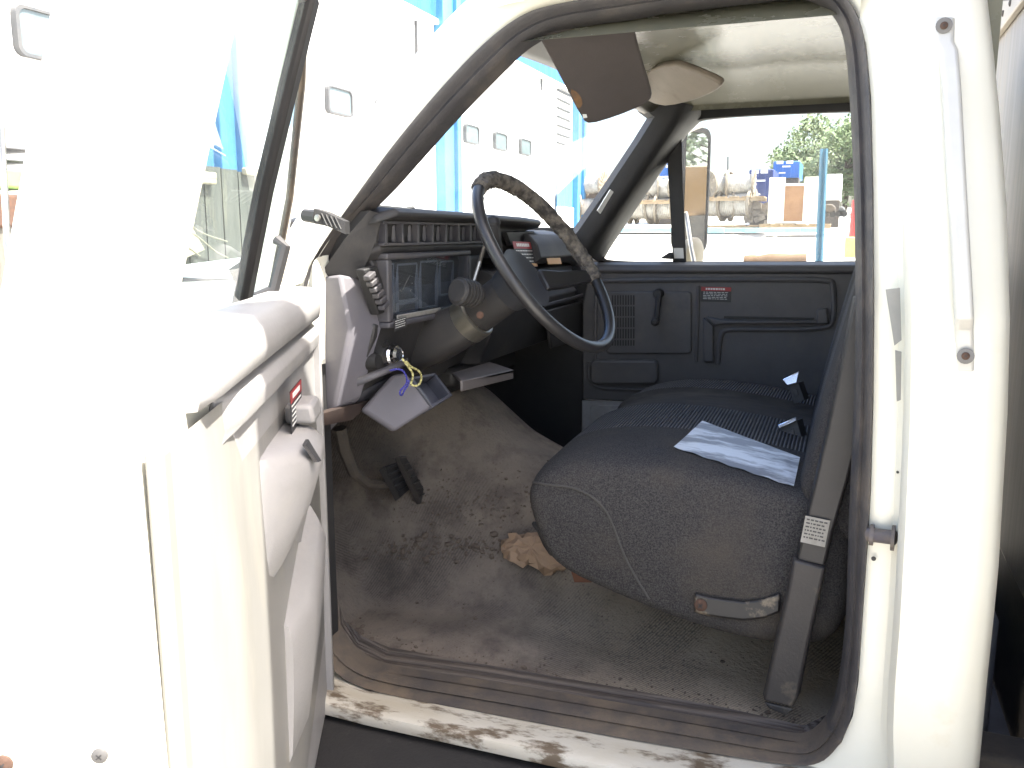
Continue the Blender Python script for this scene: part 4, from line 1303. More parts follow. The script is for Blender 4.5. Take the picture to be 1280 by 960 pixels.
g = MB()
cl_ = [(1180, 22), (1180, 52), (1186, 62), (1190, 110), (1196, 220), (1203, 340), (1206, 398), (1205, 412), (1205, 430), (1206, 464)]
wd = [14, 13, 12, 12, 12, 12, 12, 12, 13, 13]
dp = [.004, .006, .012, .034, .036, .036, .034, .012, .006, .004]
rows = []
for (u, v), w, d in zip(cl_, wd, dp):
    A, B = PP(u - w, v, -d + .003), PP(u + w, v, -d + .003)
    th = V((0, .014, 0))
    rows.append([A, lerp(A, B, .15) - V((0, .005, 0)), lerp(A, B, .85) - V((0, .005, 0)), B, B + th, A + th])
g.loft(rows, True, True).build('grip', mat('handle_paint', (.46, .455, .43), (.42, .41, .38), rough=.4), gh, bevel=.003, angle=30)
for (u, v) in ((1180, 32), (1207, 445)):
    MB().lathe(PP(u, v, -.010), (0, -1, 0), [(.0105, 0), (.0105, .0015), (.008, .002)], 18).build('washer', mat('dull_washer', (.16, .155, .15), (.10, .095, .09), rough=.6), gh)
    screw('handle_bolt', PP(u, v, -.012), (0, -1, 0), .005, M_rust, gh)
stk = MB()
sA = PY(1102, 668, 1.345)
stk.tube([PY(1086, 668, 1.35), PY(1118, 672, 1.33)], .011, 12); stk.lathe(PY(1087, 668, 1.35), (1, -.1, 0), [(.016, 0), (.016, .006)], 14); stk.lathe(PY(1114, 672, 1.332), (1, -.1, 0), [(.019, 0), (.019, .005)], 14)
stk.build('door_striker', mat('striker_dark', (.07, .062, .072), (.13, .105, .08), rough=.55, scale=30), truck)
for (u, v, r) in ((1092, 698, .0035), (1122, 590, .002)):
    MB().lathe(PA(u, v, dy=-.008), (0, -1, 0), [(r, 0), (r, .002)], 10).build('jamb_hole', M_black, truck)
# torn grey weather strip on the jamb edge
ws = MB()
ws.prism([PA(u, v, dy=-.035) for u, v in ((1107, 362), (1125, 360), (1127, 425), (1118, 432))], (0, .004, 0)); ws.prism([PA(u, v, dy=-.035) for u, v in ((1119, 438), (1127, 440), (1126, 500), (1121, 502))], (0, .004, 0))
ws.build('torn_weatherstrip', mat('weatherstrip_grey', (.20, .20, .19), (.27, .26, .24), rough=.8), truck)

# ---- cargo box
box = empty('cargo_box', V((.6, 2.08, -.7)) - truck.location, None, None); box.parent = truck
bx = MB()
XB = .38
zb = PX(1247, 690, XB).z
BT = 1.9
bx.box((XB + 2.2, 2.08, (zb + BT) / 2), (4.4, 2.40, BT - zb))
bx.build('box_body', M_alu, box, bevel=.02)
rv = MB()
zr = .50
r0 = PX(1244, 62, XB - .004)
zr = PX(1252, 46, XB).z
rv.box((XB - .010, 2.08, zr + .10), (.018, 2.40, .20)); rv.box((XB - .03, 2.08, zr + .19), (.05, 2.40, .06))
rv.build('riveted_flange', M_alupale, box, bevel=.003)
for k in range(20):
    MB().lathe((XB - .019, .98 + k * .115, zr + .035), (-1, 0, 0), [(.009, 0), (.008, .003), (.003, .005)], 10).build('rivet', M_chassis, box)
fb_ = MB(); fb_.box((XB + 2.2, 1.62, -1.02), (5.2, .09, .24)); fb_.box((XB + 2.2, 2.54, -1.02), (5.2, .09, .24)); fb_.box((XB + .08, 2.08, zb - .30), (.10, 2.36, .58))
fb_.build('chassis_rail', M_chassis, box, bevel=.01)
ch2 = MB(); ch2.box((.34, 2.2, -1.15), (.3, .9, .08)); ch2.box((.30, 2.2, -.95), (.10, .5, .30)); ch2.build('battery_shelf', mat('grey_underbody', (.14, .15, .17), (.10, .10, .11), rough=.7, scale=8), box, bevel=.01)

# ================================================================ LOOSE THINGS IN THE CAB
def floor_z(x, y):
    b = (.20 - x) / 1.75
    return floor_fn((y - 1.40) / 1.32, b).z if x > -1.02 else ZFL


pb = MB()
rn = random.Random(11)
bc = [(630, 684), (645, 677), (672, 674), (690, 680), (708, 700), (706, 714), (688, 723), (670, 714), (645, 708), (632, 700)]
bpts = [hit(FLOOR, u, v) for u, v in bc]
cen = sum(bpts, V()) / len(bpts)
fnrm = V((0, -.55, .83))
bpts = [p + fnrm * .018 for p in bpts]; cen = cen + fnrm * .018


def bagf(a, b):
    t = a * len(bpts); i = int(t) % len(bpts); f = t - int(t)
    e = lerp(bpts[i], bpts[(i + 1) % len(bpts)], f)
    rad = math.sin(math.pi * b)
    hh = math.cos(math.pi * b)
    p = cen + (e - cen) * rad
    rr_ = random.Random(int(a * 24 + .5) % 24 * 77 + int(b * 10 + .5) * 13)
    p += V((rr_.uniform(-1, 1), rr_.uniform(-1, 1), rr_.uniform(-1, 1))) * .011 * rad
    p += fnrm * (hh * .026 + rr_.uniform(-.008, .010) * rad)
    return p


pb.grid(bagf, 24, 10)
tag(pb.build('paper_bag', M_paper, None, angle=12), 'crumpled brown paper bag on the cab floor in front of the bench seat', 'paper bag')
cl = MB()
ico = [V(p).normalized() for p in ((0, .53, .85), (0, -.53, .85), (0, .53, -.85), (0, -.53, -.85), (.85, 0, .53), (-.85, 0, .53), (.85, 0, -.53), (-.85, 0, -.53), (.53, .85, 0), (-.53, .85, 0), (.53, -.85, 0), (-.53, -.85, 0))]
icf = [(0, 1, 4), (0, 5, 1), (0, 4, 8), (0, 8, 9), (0, 9, 5), (1, 10, 4), (1, 11, 10), (1, 5, 11), (4, 10, 6), (4, 6, 8), (5, 9, 7), (5, 7, 11), (2, 8, 6), (2, 9, 8), (2, 7, 9), (2, 6, 3), (2, 3, 7), (3, 10, 11), (3, 6, 10), (3, 11, 7)]


def clod(u, v, r):
    q = hit(FLOOR, u, v)
    if q is None: return
    x, y, z = q
    sx = [rn.uniform(.6, 1.3) for _ in range(3)]
    cl.add([V((x, y, z + r * .3)) + V((p.x * sx[0], p.y * sx[1], p.z * sx[2] * .7)) * r * rn.uniform(.8, 1.2) for p in ico], icf)


for k in range(150):
    u, v = rn.gauss(560, 55), rn.gauss(686, 9)
    clod(u, v, rn.uniform(.002, .007) if rn.random() < .9 else .011)
for k in range(60):
    u, v = rn.gauss(585, 45), rn.gauss(640, 25)
    clod(u, v, rn.uniform(.002, .006))
for k in range(160):
    u, v = rn.uniform(430, 950), rn.uniform(700, 850)
    clod(u, v, rn.uniform(.0012, .003) if rn.random() < .95 else .006)
for k in range(50):
    u, v = rn.gauss(440, 18), rn.gauss(800, 12)
    clod(u, v, rn.uniform(.003, .009))
for k in range(260):
    t_ = rn.random(); u = lerp(440, 1000, t_); v = lerp(800, 905, t_) + rn.gauss(0, 7) - 4
    clod(u, v, rn.uniform(.001, .0035) if rn.random() < .96 else .006)
for k in range(170):
    clod(rn.gauss(600, 60), rn.gauss(630, 22), rn.uniform(.0015, .0045))
tag(cl.build('dirt_clods', M_dirt, None, angle=20), 'dry brown dirt and grit scattered over the rubber cab floor', 'dirt', kind='stuff')
kc = MB()
k0 = PX(502, 448, -.80)
loopc = [(503, 449), (510, 458), (516, 466), (516, 474), (513, 480), (518, 483), (524, 481), (527, 474), (526, 466), (520, 461), (514, 459), (508, 452)]
kc.tube([PX(u, v, -.800 + .002 * (i % 3)) for i, (u, v) in enumerate(smooth_loop(loopc, 2))], .0022, 6)
tag(kc.build('key_cord', M_yel, None), 'pale yellow cord loop hanging from the key in the ignition switch', 'cord')
kb = MB()
loopb = [(488, 463), (496, 461), (504, 463), (508, 470), (509, 478), (505, 484), (500, 488), (500, 494), (503, 494), (505, 488), (510, 482), (511, 476)]
kb.tube([PX(u, v, -.795 + .002 * (i % 2)) for i, (u, v) in enumerate(smooth_loop(loopb, 2))], .0019, 6)
tag(kb.build('blue_cord', M_blu, None), 'thin blue cord looped over the hanging grey cover below the ignition switch', 'cord')

# ================================================================ OUTSIDE
M_conc = mat('yard_ground', (.50, .48, .44), (.42, .40, .36), rough=.9, scale=.6, bump=.2, bscale=8)
gd = MB()
ysn = [-400, -60, -10, 0, 5, 10, 20, 30, 45, 60, 100, 900]
gd.loft([[V((x, y, ground_z(y))) for x in (-900, -60, -20, 0, 20, 60, 900)] for y in ysn], False)
tag(gd.build('ground', M_conc, None), kind='structure')

M_wall = mat('white_cladding', (.72, .73, .74), (.66, .67, .68), rough=.6, scale=1.2)
M_bsteel = mat('blue_steel', (.075, .23, .41), (.065, .20, .36), rough=.5, scale=3)
M_bdeep = mat('blue_corrugated', (.03, .12, .36), (.025, .10, .31), rough=.5, scale=3)
M_wpane = mat('building_window', (.13, .16, .17), (.10, .13, .14), rough=.2)
M_wfr = mat('window_gasket', (.06, .065, .07), (.08, .08, .08), rough=.6)
XF = -9.0
bl = empty('warehouse', (XF, 15, ground_z(15)), 'white metal-clad warehouse with blue steel columns and small rounded windows', 'building')
w = MB()
yE = PX(727, 200, XF).y
zband = PX(518, 12, XF).z
Y0 = -12
w.prism([V((XF, Y0, -2.2)), V((XF, yE, -2.2)), V((XF, yE, 9.5)), V((XF, Y0, 9.5))], (-18, 0, 0))
w.build('wall', M_wall, bl)
bd = MB()
n = 150
pr = []
for k in range(n * 2):
    y = Y0 + (yE - Y0) * k / (n * 2 - 1); pr.append((y, .05 if (k // 2) % 2 else .10))
bd.loft([[V((XF + d, y, zband)) for y, d in pr], [V((XF + d, y, 9.6)) for y, d in pr]], False)
bd.build('blue_cladding', M_bdeep, bl, angle=10)
MB().box((XF + .06, (Y0 + yE) / 2, zband - .06), (.14, yE - Y0, .12)).build('eaves_trim', M_wall, bl, bevel=.02)
cols = []
for (ua, ub, vv) in ((552, 574, 200), (720, 730, 200), (266, 300, 100)):
    ya, yb = PX(ua, vv, XF + .15).y, PX(ub, vv, XF + .15).y
    c = MB(); ym = (ya + yb) / 2; wd_ = yb - ya
    c.box((XF + .12, ya + wd_ * .12, 3.4), (.24, wd_ * .24, 11.4)); c.box((XF + .12, yb - wd_ * .12, 3.4), (.24, wd_ * .24, 11.4)); c.box((XF + .10, ym, 3.4), (.06, wd_ * .6, 11.4))
    c.build('steel_column', M_bsteel, bl, bevel=.02)
for (u, v, wu, hv) in ((57, 45, 24, 40), (425, 127, 31, 34), (483, 140, 22, 27), (590, 168, 17, 23), (626, 177, 15, 21.5), (657, 184, 13, 19.5)):
    c = PX(u, v, XF + .06)
    ya, yb = PX(u - wu / 2, v, XF + .06).y, PX(u + wu / 2, v, XF + .06).y
    za, zb2 = PX(u, v + hv / 2, XF + .06).z, PX(u, v - hv / 2, XF + .06).z
    f = MB(); W2, H2 = (yb - ya) / 2, (zb2 - za) / 2
    if u < 100: W2, H2 = .40, .28
    f.loft([rr3(c + V((d, 0, 0)), V((0, 1, 0)), zz, W2 * e, H2 * e, H2 * .4 * e) for d, e in ((-.06, 1.0), (.03, 1.0), (.03, .88), (.0, .86))], True, False)
    fo = f.build('window', M_wfr, bl, angle=30)
    MB().add(rr3(c + V((.005, 0, 0)), V((0, 1, 0)), zz, W2 * .87, H2 * .87, H2 * .34), [list(range(24))]).build('pane', M_wpane, fo)
# door joints, gutters pipes, louvres and blue corrugated door near the far corner
for (u, v0, v1) in ((520, 26, 70), (677, 96, 113)):
    a, b = PX(u, v0, XF + .03), PX(u, v1, XF + .03)
    MB().box((XF + .03, a.y, (a.z + b.z) / 2), (.06, .05, abs(a.z - b.z))).build('downpipe', M_wfr, bl)
lv = MB()
for k in range(7):
    v = 112 + k * 11
    a, b = PX(697, v, XF + .03), PX(713, v + 4, XF + .03)
    lv.box((XF + .03, (a.y + b.y) / 2, a.z), (.06, abs(b.y - a.y), .05))
lv.build('louvre', M_wfr, bl)
a, b = PX(695, 205, XF + .05), PX(721, 205, XF + .05)
bdn = MB(); prr = []
for k in range(24): prr.append((lerp(a.y, b.y, k / 23), .04 if (k // 2) % 2 else .09))
bdn.loft([[V((XF + d, y, -2)) for y, d in prr], [V((XF + d, y, a.z)) for y, d in prr]], False)
bdn.build('blue_panel', M_bsteel, bl, angle=10)
a2_, b2_ = PX(205, 130, XF + .05), PX(266, 130, XF + .05)
bd2 = MB(); prr = []
for k in range(24): prr.append((lerp(a2_.y, b2_.y, k / 23), .04 if (k // 2) % 2 else .09))
bd2.loft([[V((XF + d, y, -2)) for y, d in prr], [V((XF + d, y, a2_.z)) for y, d in prr]], False)
bd2.build('blue_panel', M_bsteel, bl, angle=10)
a, b = PX(697, 258, XF + .12), PX(716, 258, XF + .12)
MB().box((XF + .12, (a.y + b.y) / 2, (a.z - 2) / 2), (.08, b.y - a.y, a.z + 2)).build('white_door', M_wall, bl, bevel=.02)

# weathered bin ahead of the truck, seen through the driver's glass
M_greyw = mat('weathered_grey_timber', (.13, .125, .105), (.085, .08, .07), rough=.9, scale=5, stretch=(3, 3, .4), bump=.4, bscale=30, c3=(.2, .18, .13), s3=4, lo3=.55, hi3=.75)
M_plank = mat('pale_planks', (.45, .38, .27), (.36, .30, .21), rough=.85, scale=6)
XW = -4.2
wb = empty('timber_bin', PX(270, 300, XW), 'weathered grey timber bin seen through the open driver door glass', 'bin')
b = MB()
ya, yb = PX(150, 260, XW).y, PX(352, 260, XW).y
zt = PX(270, 208, XW).z
nb = 9
for k in range(nb):
    y0_, y1_ = lerp(ya, yb, k / nb), lerp(ya, yb, (k + 1) / nb)
    b.box((XW, (y0_ + y1_) / 2, (zt + random.uniform(-.05, .02) - 1.5) / 2), (.06, y1_ - y0_ - .012, zt + 1.5))
b.box((XW - .5, (ya + yb) / 2, -.8), (.9, yb - ya, 1.4))
b.build('bin_boards', M_greyw, wb)
for (u0, u1, v, h) in ((225, 268, 217, .05), (305, 322, 213, .05), (225, 268, 224, .04)):
    a_, c_ = PX(u0, v, XW + .06), PX(u1, v + 3, XW + .06)
    MB().box((a_ + c_) / 2, (.05, (c_ - a_).length, h)).build('plank', M_plank, wb, bevel=.01)
wv = MB()
for pth in ([(222, 282), (240, 290), (255, 302), (270, 315), (285, 322)], [(243, 277), (240, 284), (258, 294), (284, 302)], [(222, 300), (240, 312), (250, 320)]):
    wv.tube([PX(u, v, XW + .12) for u, v in smooth_loop(pth, 2)], .006, 5)
wv.build('loose_wire', M_alupale, wb)
gs = MB()
for (u0, v0, u1, v1) in ((222, 268, 250, 310),):
    gs.prism([PX(u, v, XW + .08) for u, v in ((220, 268), (232, 280), (250, 312), (220, 325))], (.04, 0, 0))
gs.build('torn_board', M_plank, wb)

# sliver far left, beyond the open door
zl = empty('covered_stack', PX(15, 230, -8), 'green bundle on a brown pallet topped by grey beams, at the far left edge', 'stack')
for nm, v0, v1, mt_ in (('beam', 181, 188, M_wfr), ('beam', 194, 205, M_wfr), ('bundle', 206, 238, mat('green_sheet', (.22, .36, .10), (.16, .28, .08), rough=.7)), ('pallet', 240, 285, M_rust)):
    a_, c_ = PX(-40, v0, -8), PX(60, v1, -8)
    MB().box(((-8.3), (a_.y + c_.y) / 2, (a_.z + c_.z) / 2), (.6, abs(c_.y - a_.y), abs(a_.z - c_.z))).build(nm, mt_, zl, bevel=.03)
zgl = ground_z(zl.location.y)
MB().box((-8.3, zl.location.y, (PX(15, 285, -8).z + zgl) / 2), (.5, .8, PX(15, 285, -8).z - zgl)).build('support', M_greyw, zl)

# ---- reel yard
M_reelw = mat('reel_wood', (.26, .22, .17), (.15, .13, .10), rough=.9, scale=3, bump=.3, bscale=20, c3=(.2, .17, .13), s3=5, lo3=.55, hi3=.7)
M_cable = mat('reel_cable_wrap', (.46, .44, .40), (.30, .28, .25), rough=.7, scale=4)
M_pal = mat('pallet_wood', (.33, .25, .15), (.25, .18, .11), rough=.9, scale=5)


def make_reel(r, wdt):
    root = bpy.data.objects.new('cable_reel', None); COL.objects.link(root)
    for sx in (-1, 1):
        fl_ = MB()
        fl_.lathe((sx * wdt / 2, 0, r), (1, 0, 0), [(r, -.035), (r, .035)], 28)
        for k in range(8):
            fl_.box((sx * (wdt / 2 + .045), 0, r), (.02, .07, 2 * r * .96), Matrix.Rotation(math.pi * k / 8, 3, 'X'))
        fl_.build('flange', M_reelw, root, local=True)
    d = MB()
    pf = [(r * .66, -wdt / 2 + .04)]
    for k in range(14):
        h = lerp(-wdt / 2 + .05, wdt / 2 - .05, k / 13); pf += [(r * .66, h - .012), (r * .70, h), (r * .66, h + .012)]
    d.lathe((0, 0, r), (1, 0, 0), pf, 24); d.build('cable_winding', M_cable, root, local=True)
    return root


def make_pallet():
    o = MB()
    for k in range(6): o.box((-1.0 + k * .4, 0, .13), (.3, 1.2, .03))
    for k in range(3): o.box((0, -.5 + k * .5, .06), (2.3, .1, .10))
    return o.build('pallet', M_pal, None, local=True)


reel0 = make_reel(.53, .95); pal0 = make_pallet()
firstr = [True]; firstp = [True]


def copy_tree(o):
    c = o.copy(); COL.objects.link(c)
    for ch in list(o.children):
        d = ch.copy(); COL.objects.link(d); d.parent = c
    return c


def put_reel(u, vb, y, sc_, label, rz):
    o = reel0 if firstr[0] else copy_tree(reel0); firstr[0] = False
    o.location = PY(u, vb, y); o.scale = (sc_, sc_, sc_); o.rotation_euler = (0, 0, rz * 2.2)
    return tag(o, label, 'cable reel', 'cable reels stacked on pallets in the yard')


def put_pal(u, vb, y, label):
    o = pal0 if firstp[0] else pal0.copy()
    if not firstp[0]: COL.objects.link(o)
    firstp[0] = False
    o.location = PY(u, vb, y)
    return tag(o, label, 'pallet', 'pallets under the cable reels')


YR = 30.0
# right of the mirror
put_reel(895, 277, YR, 1.0, 'pale reel in the lower row just right of the passenger mirror', .15)
put_reel(921, 277, YR, 1.05, 'pale reel in the lower row left of the dark junk heap', -.1)
put_reel(898, 249, YR, .86, 'pale reel in the upper row just right of the passenger mirror', .35)
put_reel(925, 248, YR, .88, 'pale reel in the upper row beside the blue container', .0)
# seen through vent window
put_reel(780, 280, YR, .95, 'leftmost lower reel seen through the passenger vent window', .2)
put_reel(804, 280, YR, 1.0, 'middle lower reel seen through the passenger vent window', 0)
put_reel(829, 280, YR, 1.0, 'lower reel against the passenger vent window bar', -.1)
put_reel(806, 252, YR, .9, 'upper reel in front of the blue tarpaulin, through the vent window', .1)
put_reel(832, 252, YR, .85, 'upper reel against the passenger vent window bar', -.2)
# seen through the windscreen
put_reel(738, 275, YR, .85, 'lower reel between the warehouse corner and the black windscreen pillar', .2)
put_reel(742, 247, YR, .85, 'upper reel between the warehouse corner and the black windscreen pillar', -.1)
put_reel(762, 277, YR, .9, 'lower reel half hidden behind the black windscreen pillar', .1)
for (u, vb, lab) in ((905, 287, 'pallet under the lower reels right of the passenger mirror'), (800, 290, 'pallet under the lower reels in the vent window'),
                     (912, 252, 'pallet between the two reel rows right of the mirror'), (808, 256, 'pallet between the two reel rows in the vent window'),
                     (835, 290, 'pallet under the lower reel at the vent window bar')):
    put_pal(u, vb, YR, lab)
# upright dark plates / junk heap
jh = empty('scrap_heap', PY(952, 285, YR), 'dark heap of scrap between the reels and the white crate', 'scrap')
j = MB(); rj = random.Random(2)
for k in range(26):
    p = PY(rj.uniform(942, 960), rj.uniform(256, 280), YR + rj.uniform(-.3, .3))
    j.box(p, (rj.uniform(.15, .7), rj.uniform(.1, .4), rj.uniform(.05, .22)), Matrix.Rotation(rj.uniform(-.5, .5), 3, 'Y'))
j.build('scrap_pieces', mat('scrap_metal', (.10, .085, .07), (.28, .24, .19), rough=.8, scale=3), jh)
j = MB(); j.box(PY(951, 277, YR), (.5, .6, .42)); j.build('dark_block', M_chassis, jh, bevel=.04)
# blue containers
M_navy = mat('navy_container', (.012, .03, .13), (.015, .035, .15), rough=.55, scale=3)
M_azure = mat('azure_container', (.02, .13, .42), (.02, .11, .36), rough=.5, scale=3)


def container(u0, u1, v0, v1, y, dep, mt_, label, slope=0):
    a_, c_ = PY(u0, v0, y), PY(u1, v1, y)
    root = empty('container', V(((a_.x + c_.x) / 2, y, c_.z)), label, 'container')
    m = MB()
    m.prism([V((a_.x, y, c_.z)), V((c_.x, y, c_.z)), V((c_.x, y, a_.z + slope)), V((a_.x, y, a_.z))], (0, dep, 0))
    m.build('shell', mt_, root, bevel=.03)
    r = MB()
    for k in range(4):
        x = lerp(a_.x, c_.x, (k + .12) / 3.25)
        r.box((x, y - .03, (a_.z + c_.z) / 2), (.06, .06, (a_.z - c_.z) * .92))
    r.build('rib', mt_, root)
    k_ = MB()
    for t in (.25, .62):
        k_.box((lerp(a_.x, c_.x, t), y - .07, lerp(a_.z, c_.z, .07)), (.25, .02, .12))
    k_.box((lerp(a_.x, c_.x, .5), y - .07, lerp(a_.z, c_.z, .32)), (.30, .02, .06)); k_.box((lerp(a_.x, c_.x, .35), y - .07, lerp(a_.z, c_.z, .7)), (.25, .02, .05))
    k_.build('marking', M_lab, root)
    return root


def legs(root, u0, u1, vb, y):
    a_, c_ = PY(u0, vb, y), PY(u1, vb, y)
    z0_ = ground_z(y)
    m = MB()
    m.box(((a_.x + c_.x) / 2, y + .6, (a_.z + z0_) / 2), (abs(c_.x - a_.x) * .95, 1.0, max(.02, a_.z - z0_)))
    m.build('base', M_chassis, root)


c1 = container(937, 965, 212, 256, 33, 2.5, M_navy, 'navy blue container with white markings left of the white crate'); legs(c1, 937, 965, 256, 33)
c2 = container(967, 999, 202, 222, 36, 2.5, M_azure, 'bright blue container rising behind the white crate', .0); legs(c2, 967, 999, 222, 36)
c3 = container(812, 850, 205, 256, 37, 2.0, M_azure, 'blue tarpaulin-wrapped stack behind the reels in the vent window'); legs(c3, 812, 850, 256, 37)
c4 = container(722, 748, 222, 232, 33, 2.0, M_navy, 'dark blue container top beside the warehouse corner'); legs(c4, 722, 748, 232, 33)
# white crate with plywood panel
cy = 28.0
a_, c_ = PY(962, 222, cy), PY(1028, 279, cy)
crt = empty('shed_crate', V(((a_.x + c_.x) / 2, cy, c_.z)), 'white crate with a tan plywood panel in its open front, standing on a pallet', 'crate')
m = MB()
ax0, ax1 = PY(981, 240, cy).x, PY(1005, 240, cy).x
zt_, zb_ = a_.z, c_.z
m.box(((a_.x + ax0) / 2, cy + .04, (zt_ + zb_) / 2), (ax0 - a_.x, .08, zt_ - zb_)); m.box(((ax1 + c_.x) / 2, cy + .04, (zt_ + zb_) / 2), (c_.x - ax1, .08, zt_ - zb_))
zl_ = PY(990, 229, cy).z
m.box(((ax0 + ax1) / 2, cy + .04, zl_ - .04), (ax1 - ax0, .08, .07)); m.box(((ax0 + ax1) / 2, cy + .04, zb_ + .03), (ax1 - ax0, .08, .06))
m.box((a_.x + .04, cy + .9, (zt_ + zb_) / 2), (.08, 1.64, zt_ - zb_)); m.box((c_.x - .04, cy + .9, (zt_ + zb_) / 2), (.08, 1.64, zt_ - zb_))
m.build('crate_frame', mat('white_board', (.70, .66, .56), (.62, .57, .46), rough=.7, scale=2), crt)
m = MB(); m.box(((ax0 + ax1) / 2, cy + .06, (zl_ - .08 + zb_ + .06) / 2), (ax1 - ax0, .05, zl_ - .08 - zb_ - .06)); m.build('plywood_panel', mat('plywood_tan', (.26, .14, .065), (.20, .10, .045), rough=.75, scale=2), crt)
p2 = pal0.copy(); COL.objects.link(p2); p2.location = V(((a_.x + c_.x) / 2, cy + .4, c_.z - .16)); p2.scale = (.9, .9, 1)
tag(p2, 'pallet under the white crate with the plywood panel', 'pallet', 'pallets under the cable reels')
# white trailer body behind the rack post
c5 = MB(); a_, c_ = PY(1028, 218, 34), PY(1051, 250, 34)
wt = empty('white_trailer', V(((a_.x + c_.x) / 2, 34, ground_z(34))), 'white trailer body behind the blue rack post', 'trailer')
c5.box(((a_.x + c_.x) / 2, 35, (a_.z + c_.z) / 2), (c_.x - a_.x, 2, a_.z - c_.z)); c5.build('trailer_body', M_wall, wt, bevel=.04)
m = MB(); m.box(((a_.x + c_.x) / 2, 34.8, (ground_z(34) + c_.z) / 2), ((c_.x - a_.x) * .9, 1.4, max(.1, c_.z - ground_z(34)))); m.build('underframe', M_chassis, wt)
# dark parked things below
for (u, v0, v1, lab, wpx) in ((1037, 255, 272, 'dark grey machine parked below the white trailer', 14), (1052, 258, 271, 'grey bin right of the dark machine below the trees', 9)):
    a_, c_ = PY(u - wpx / 2, v0, 29), PY(u + wpx / 2, v1, 29)
    r = empty('yard_machine', V(((a_.x + c_.x) / 2, 29, c_.z)), lab, 'machine')
    m = MB(); m.prism([V((a_.x, 29, c_.z + .12)), V((c_.x, 29, c_.z + .12)), V((c_.x, 29, a_.z - .1)), V((lerp(a_.x, c_.x, .7), 29, a_.z)), V((a_.x + .03, 29, a_.z))], (0, .7, 0)); m.build('machine_body', M_chassis if u < 1045 else M_wfr, r, bevel=.04)
    m = MB()
    for x in (lerp(a_.x, c_.x, .2), lerp(a_.x, c_.x, .8)): m.lathe((x, 29.0, c_.z + .1), (0, 1, 0), [(.1, 0), (.1, .12)], 14)
    m.build('wheel', M_black, r)
# blue pallet-rack upright, perforated
ru = empty('rack_upright', PY(1024, 340, 12), 'blue perforated pallet rack post standing in the yard', 'rack post')
m = MB()
pA, pB = PY(1023, 345, 12), PY(1030, 186, 12)
for dx in (-.028, .028): m.tube([pA + V((dx, 0, 0)), pB + V((dx, 0, 0))], .022, 4)
m.prism([pA + V((-.03, .01, 0)), pA + V((.03, .01, 0)), pB + V((.03, .01, 0)), pB + V((-.03, .01, 0))], (0, .012, 0))
m.build('post', mat('rack_blue', (.025, .10, .16), (.02, .085, .13), rough=.5), ru)
m = MB()
for k in range(42):
    p = lerp(pA, pB, (k + .5) / 42) + V((.0, -.0, 0))
    for dx in (-.014, .014): m.box(p + V((dx, .004, 0)), (.012, .008, .022))
m.build('slot_holes', M_lab, ru)
m = MB(); m.box((pA.x, 12, (pA.z + ground_z(12)) / 2), (.12, .08, max(.02, pA.z - ground_z(12)))); m.build('foot', M_bsteel, ru)
# blue beam lying in front of the reels
rbm = MB(); a_, c_ = PY(765, 287, 27), PY(1024, 287, 27)
rbm.box((a_ + c_) / 2 + V((0, 0, -.02)), (c_.x - a_.x, .12, .13)); rbm.box(PY(895, 288, 26.9) , (.5, .1, .16)); rbm.box(PY(965, 288, 26.9), (1.6, .1, .14))
tag(rbm.build('rack_beam', mat('faded_blue_beam', (.16, .38, .46), (.22, .42, .48), rough=.6, scale=2), None, bevel=.01), 'long faded blue rack beam lying in front of the reels', 'beam')
# brown log / cardboard at the bottom of the passenger window
lg = MB(); a_, c_ = PY(930, 326, 14), PY(1008, 324, 14)
rows = []
for k in range(9):
    p = lerp(a_, c_, k / 8); r = .085 + rj.uniform(-.012, .02)
    rows.append([p + V((0, math.cos(2 * math.pi * i / 12) * r, math.sin(2 * math.pi * i / 12) * r)) for i in range(12)])
lg.loft(rows, True, True)
tag(lg.build('log', mat('log_brown', (.14, .085, .045), (.10, .06, .032), rough=.9, scale=8), None), 'brown log lying at the bottom edge of the passenger window', 'log')
# red and white barrier post, yellow stand at the right window edge
rp = empty('traffic_cone', PY(1069, 320, 13), 'red cone on a yellow block at the right edge of the passenger window', 'cone')
m = MB(); p0 = PY(1070, 296, 13); p1 = PY(1068, 250, 13); m.tube([p0, p1], [.10, .03], 14); m.build('cone_body', mat('cone_red', (.55, .05, .04), (.5, .05, .04), rough=.5), rp)
m = MB(); p2_ = PY(1062, 322, 13); m.box((p0.x, 13, (p0.z + p2_.z) / 2), (.28, .3, p0.z - p2_.z)); m.build('cone_base', mat('pale_yellow', (.5, .38, .12), (.45, .36, .15), rough=.7), rp, bevel=.02)
# utility mast
ms = MB(); ms.tube([PY(909, 262, 40), PY(910, 196, 40)], .04, 6)
tag(ms.build('thin_mast', M_wfr, None), 'thin grey mast rising above the reels', 'mast')

# tan block and trees seen in the passenger mirror
tan = empty('tan_box', (10.2, 11.6, ground_z(11.6)), 'tan box reflected in the passenger mirror', 'box')
m = MB(); m.prism([V((9.4, 12.0, .33)), V((10.4, 10.9, .33)), V((10.55, 10.75, 1.22)), V((9.25, 12.15, 1.22))], (1.0, .8, 0)); m.build('box_body', mat('tan_paint', (.20, .11, .04), (.17, .095, .034), rough=.6, scale=2), tan, bevel=.03)
m = MB(); m.box((10.3, 11.8, (.33 + ground_z(11.8)) / 2), (1.0, 1.0, .33 - ground_z(11.8))); m.build('box_stand', M_chassis, tan)

# ---- trees
M_leaf = mat('leaf_green', (.115, .16, .07), (.075, .12, .045), rough=.7, scale=1.5, c3=(.16, .20, .10), s3=.8, lo3=.45, hi3=.7)
M_bark = mat('bark', (.10, .08, .06), (.07, .055, .04), rough=.95, scale=6)


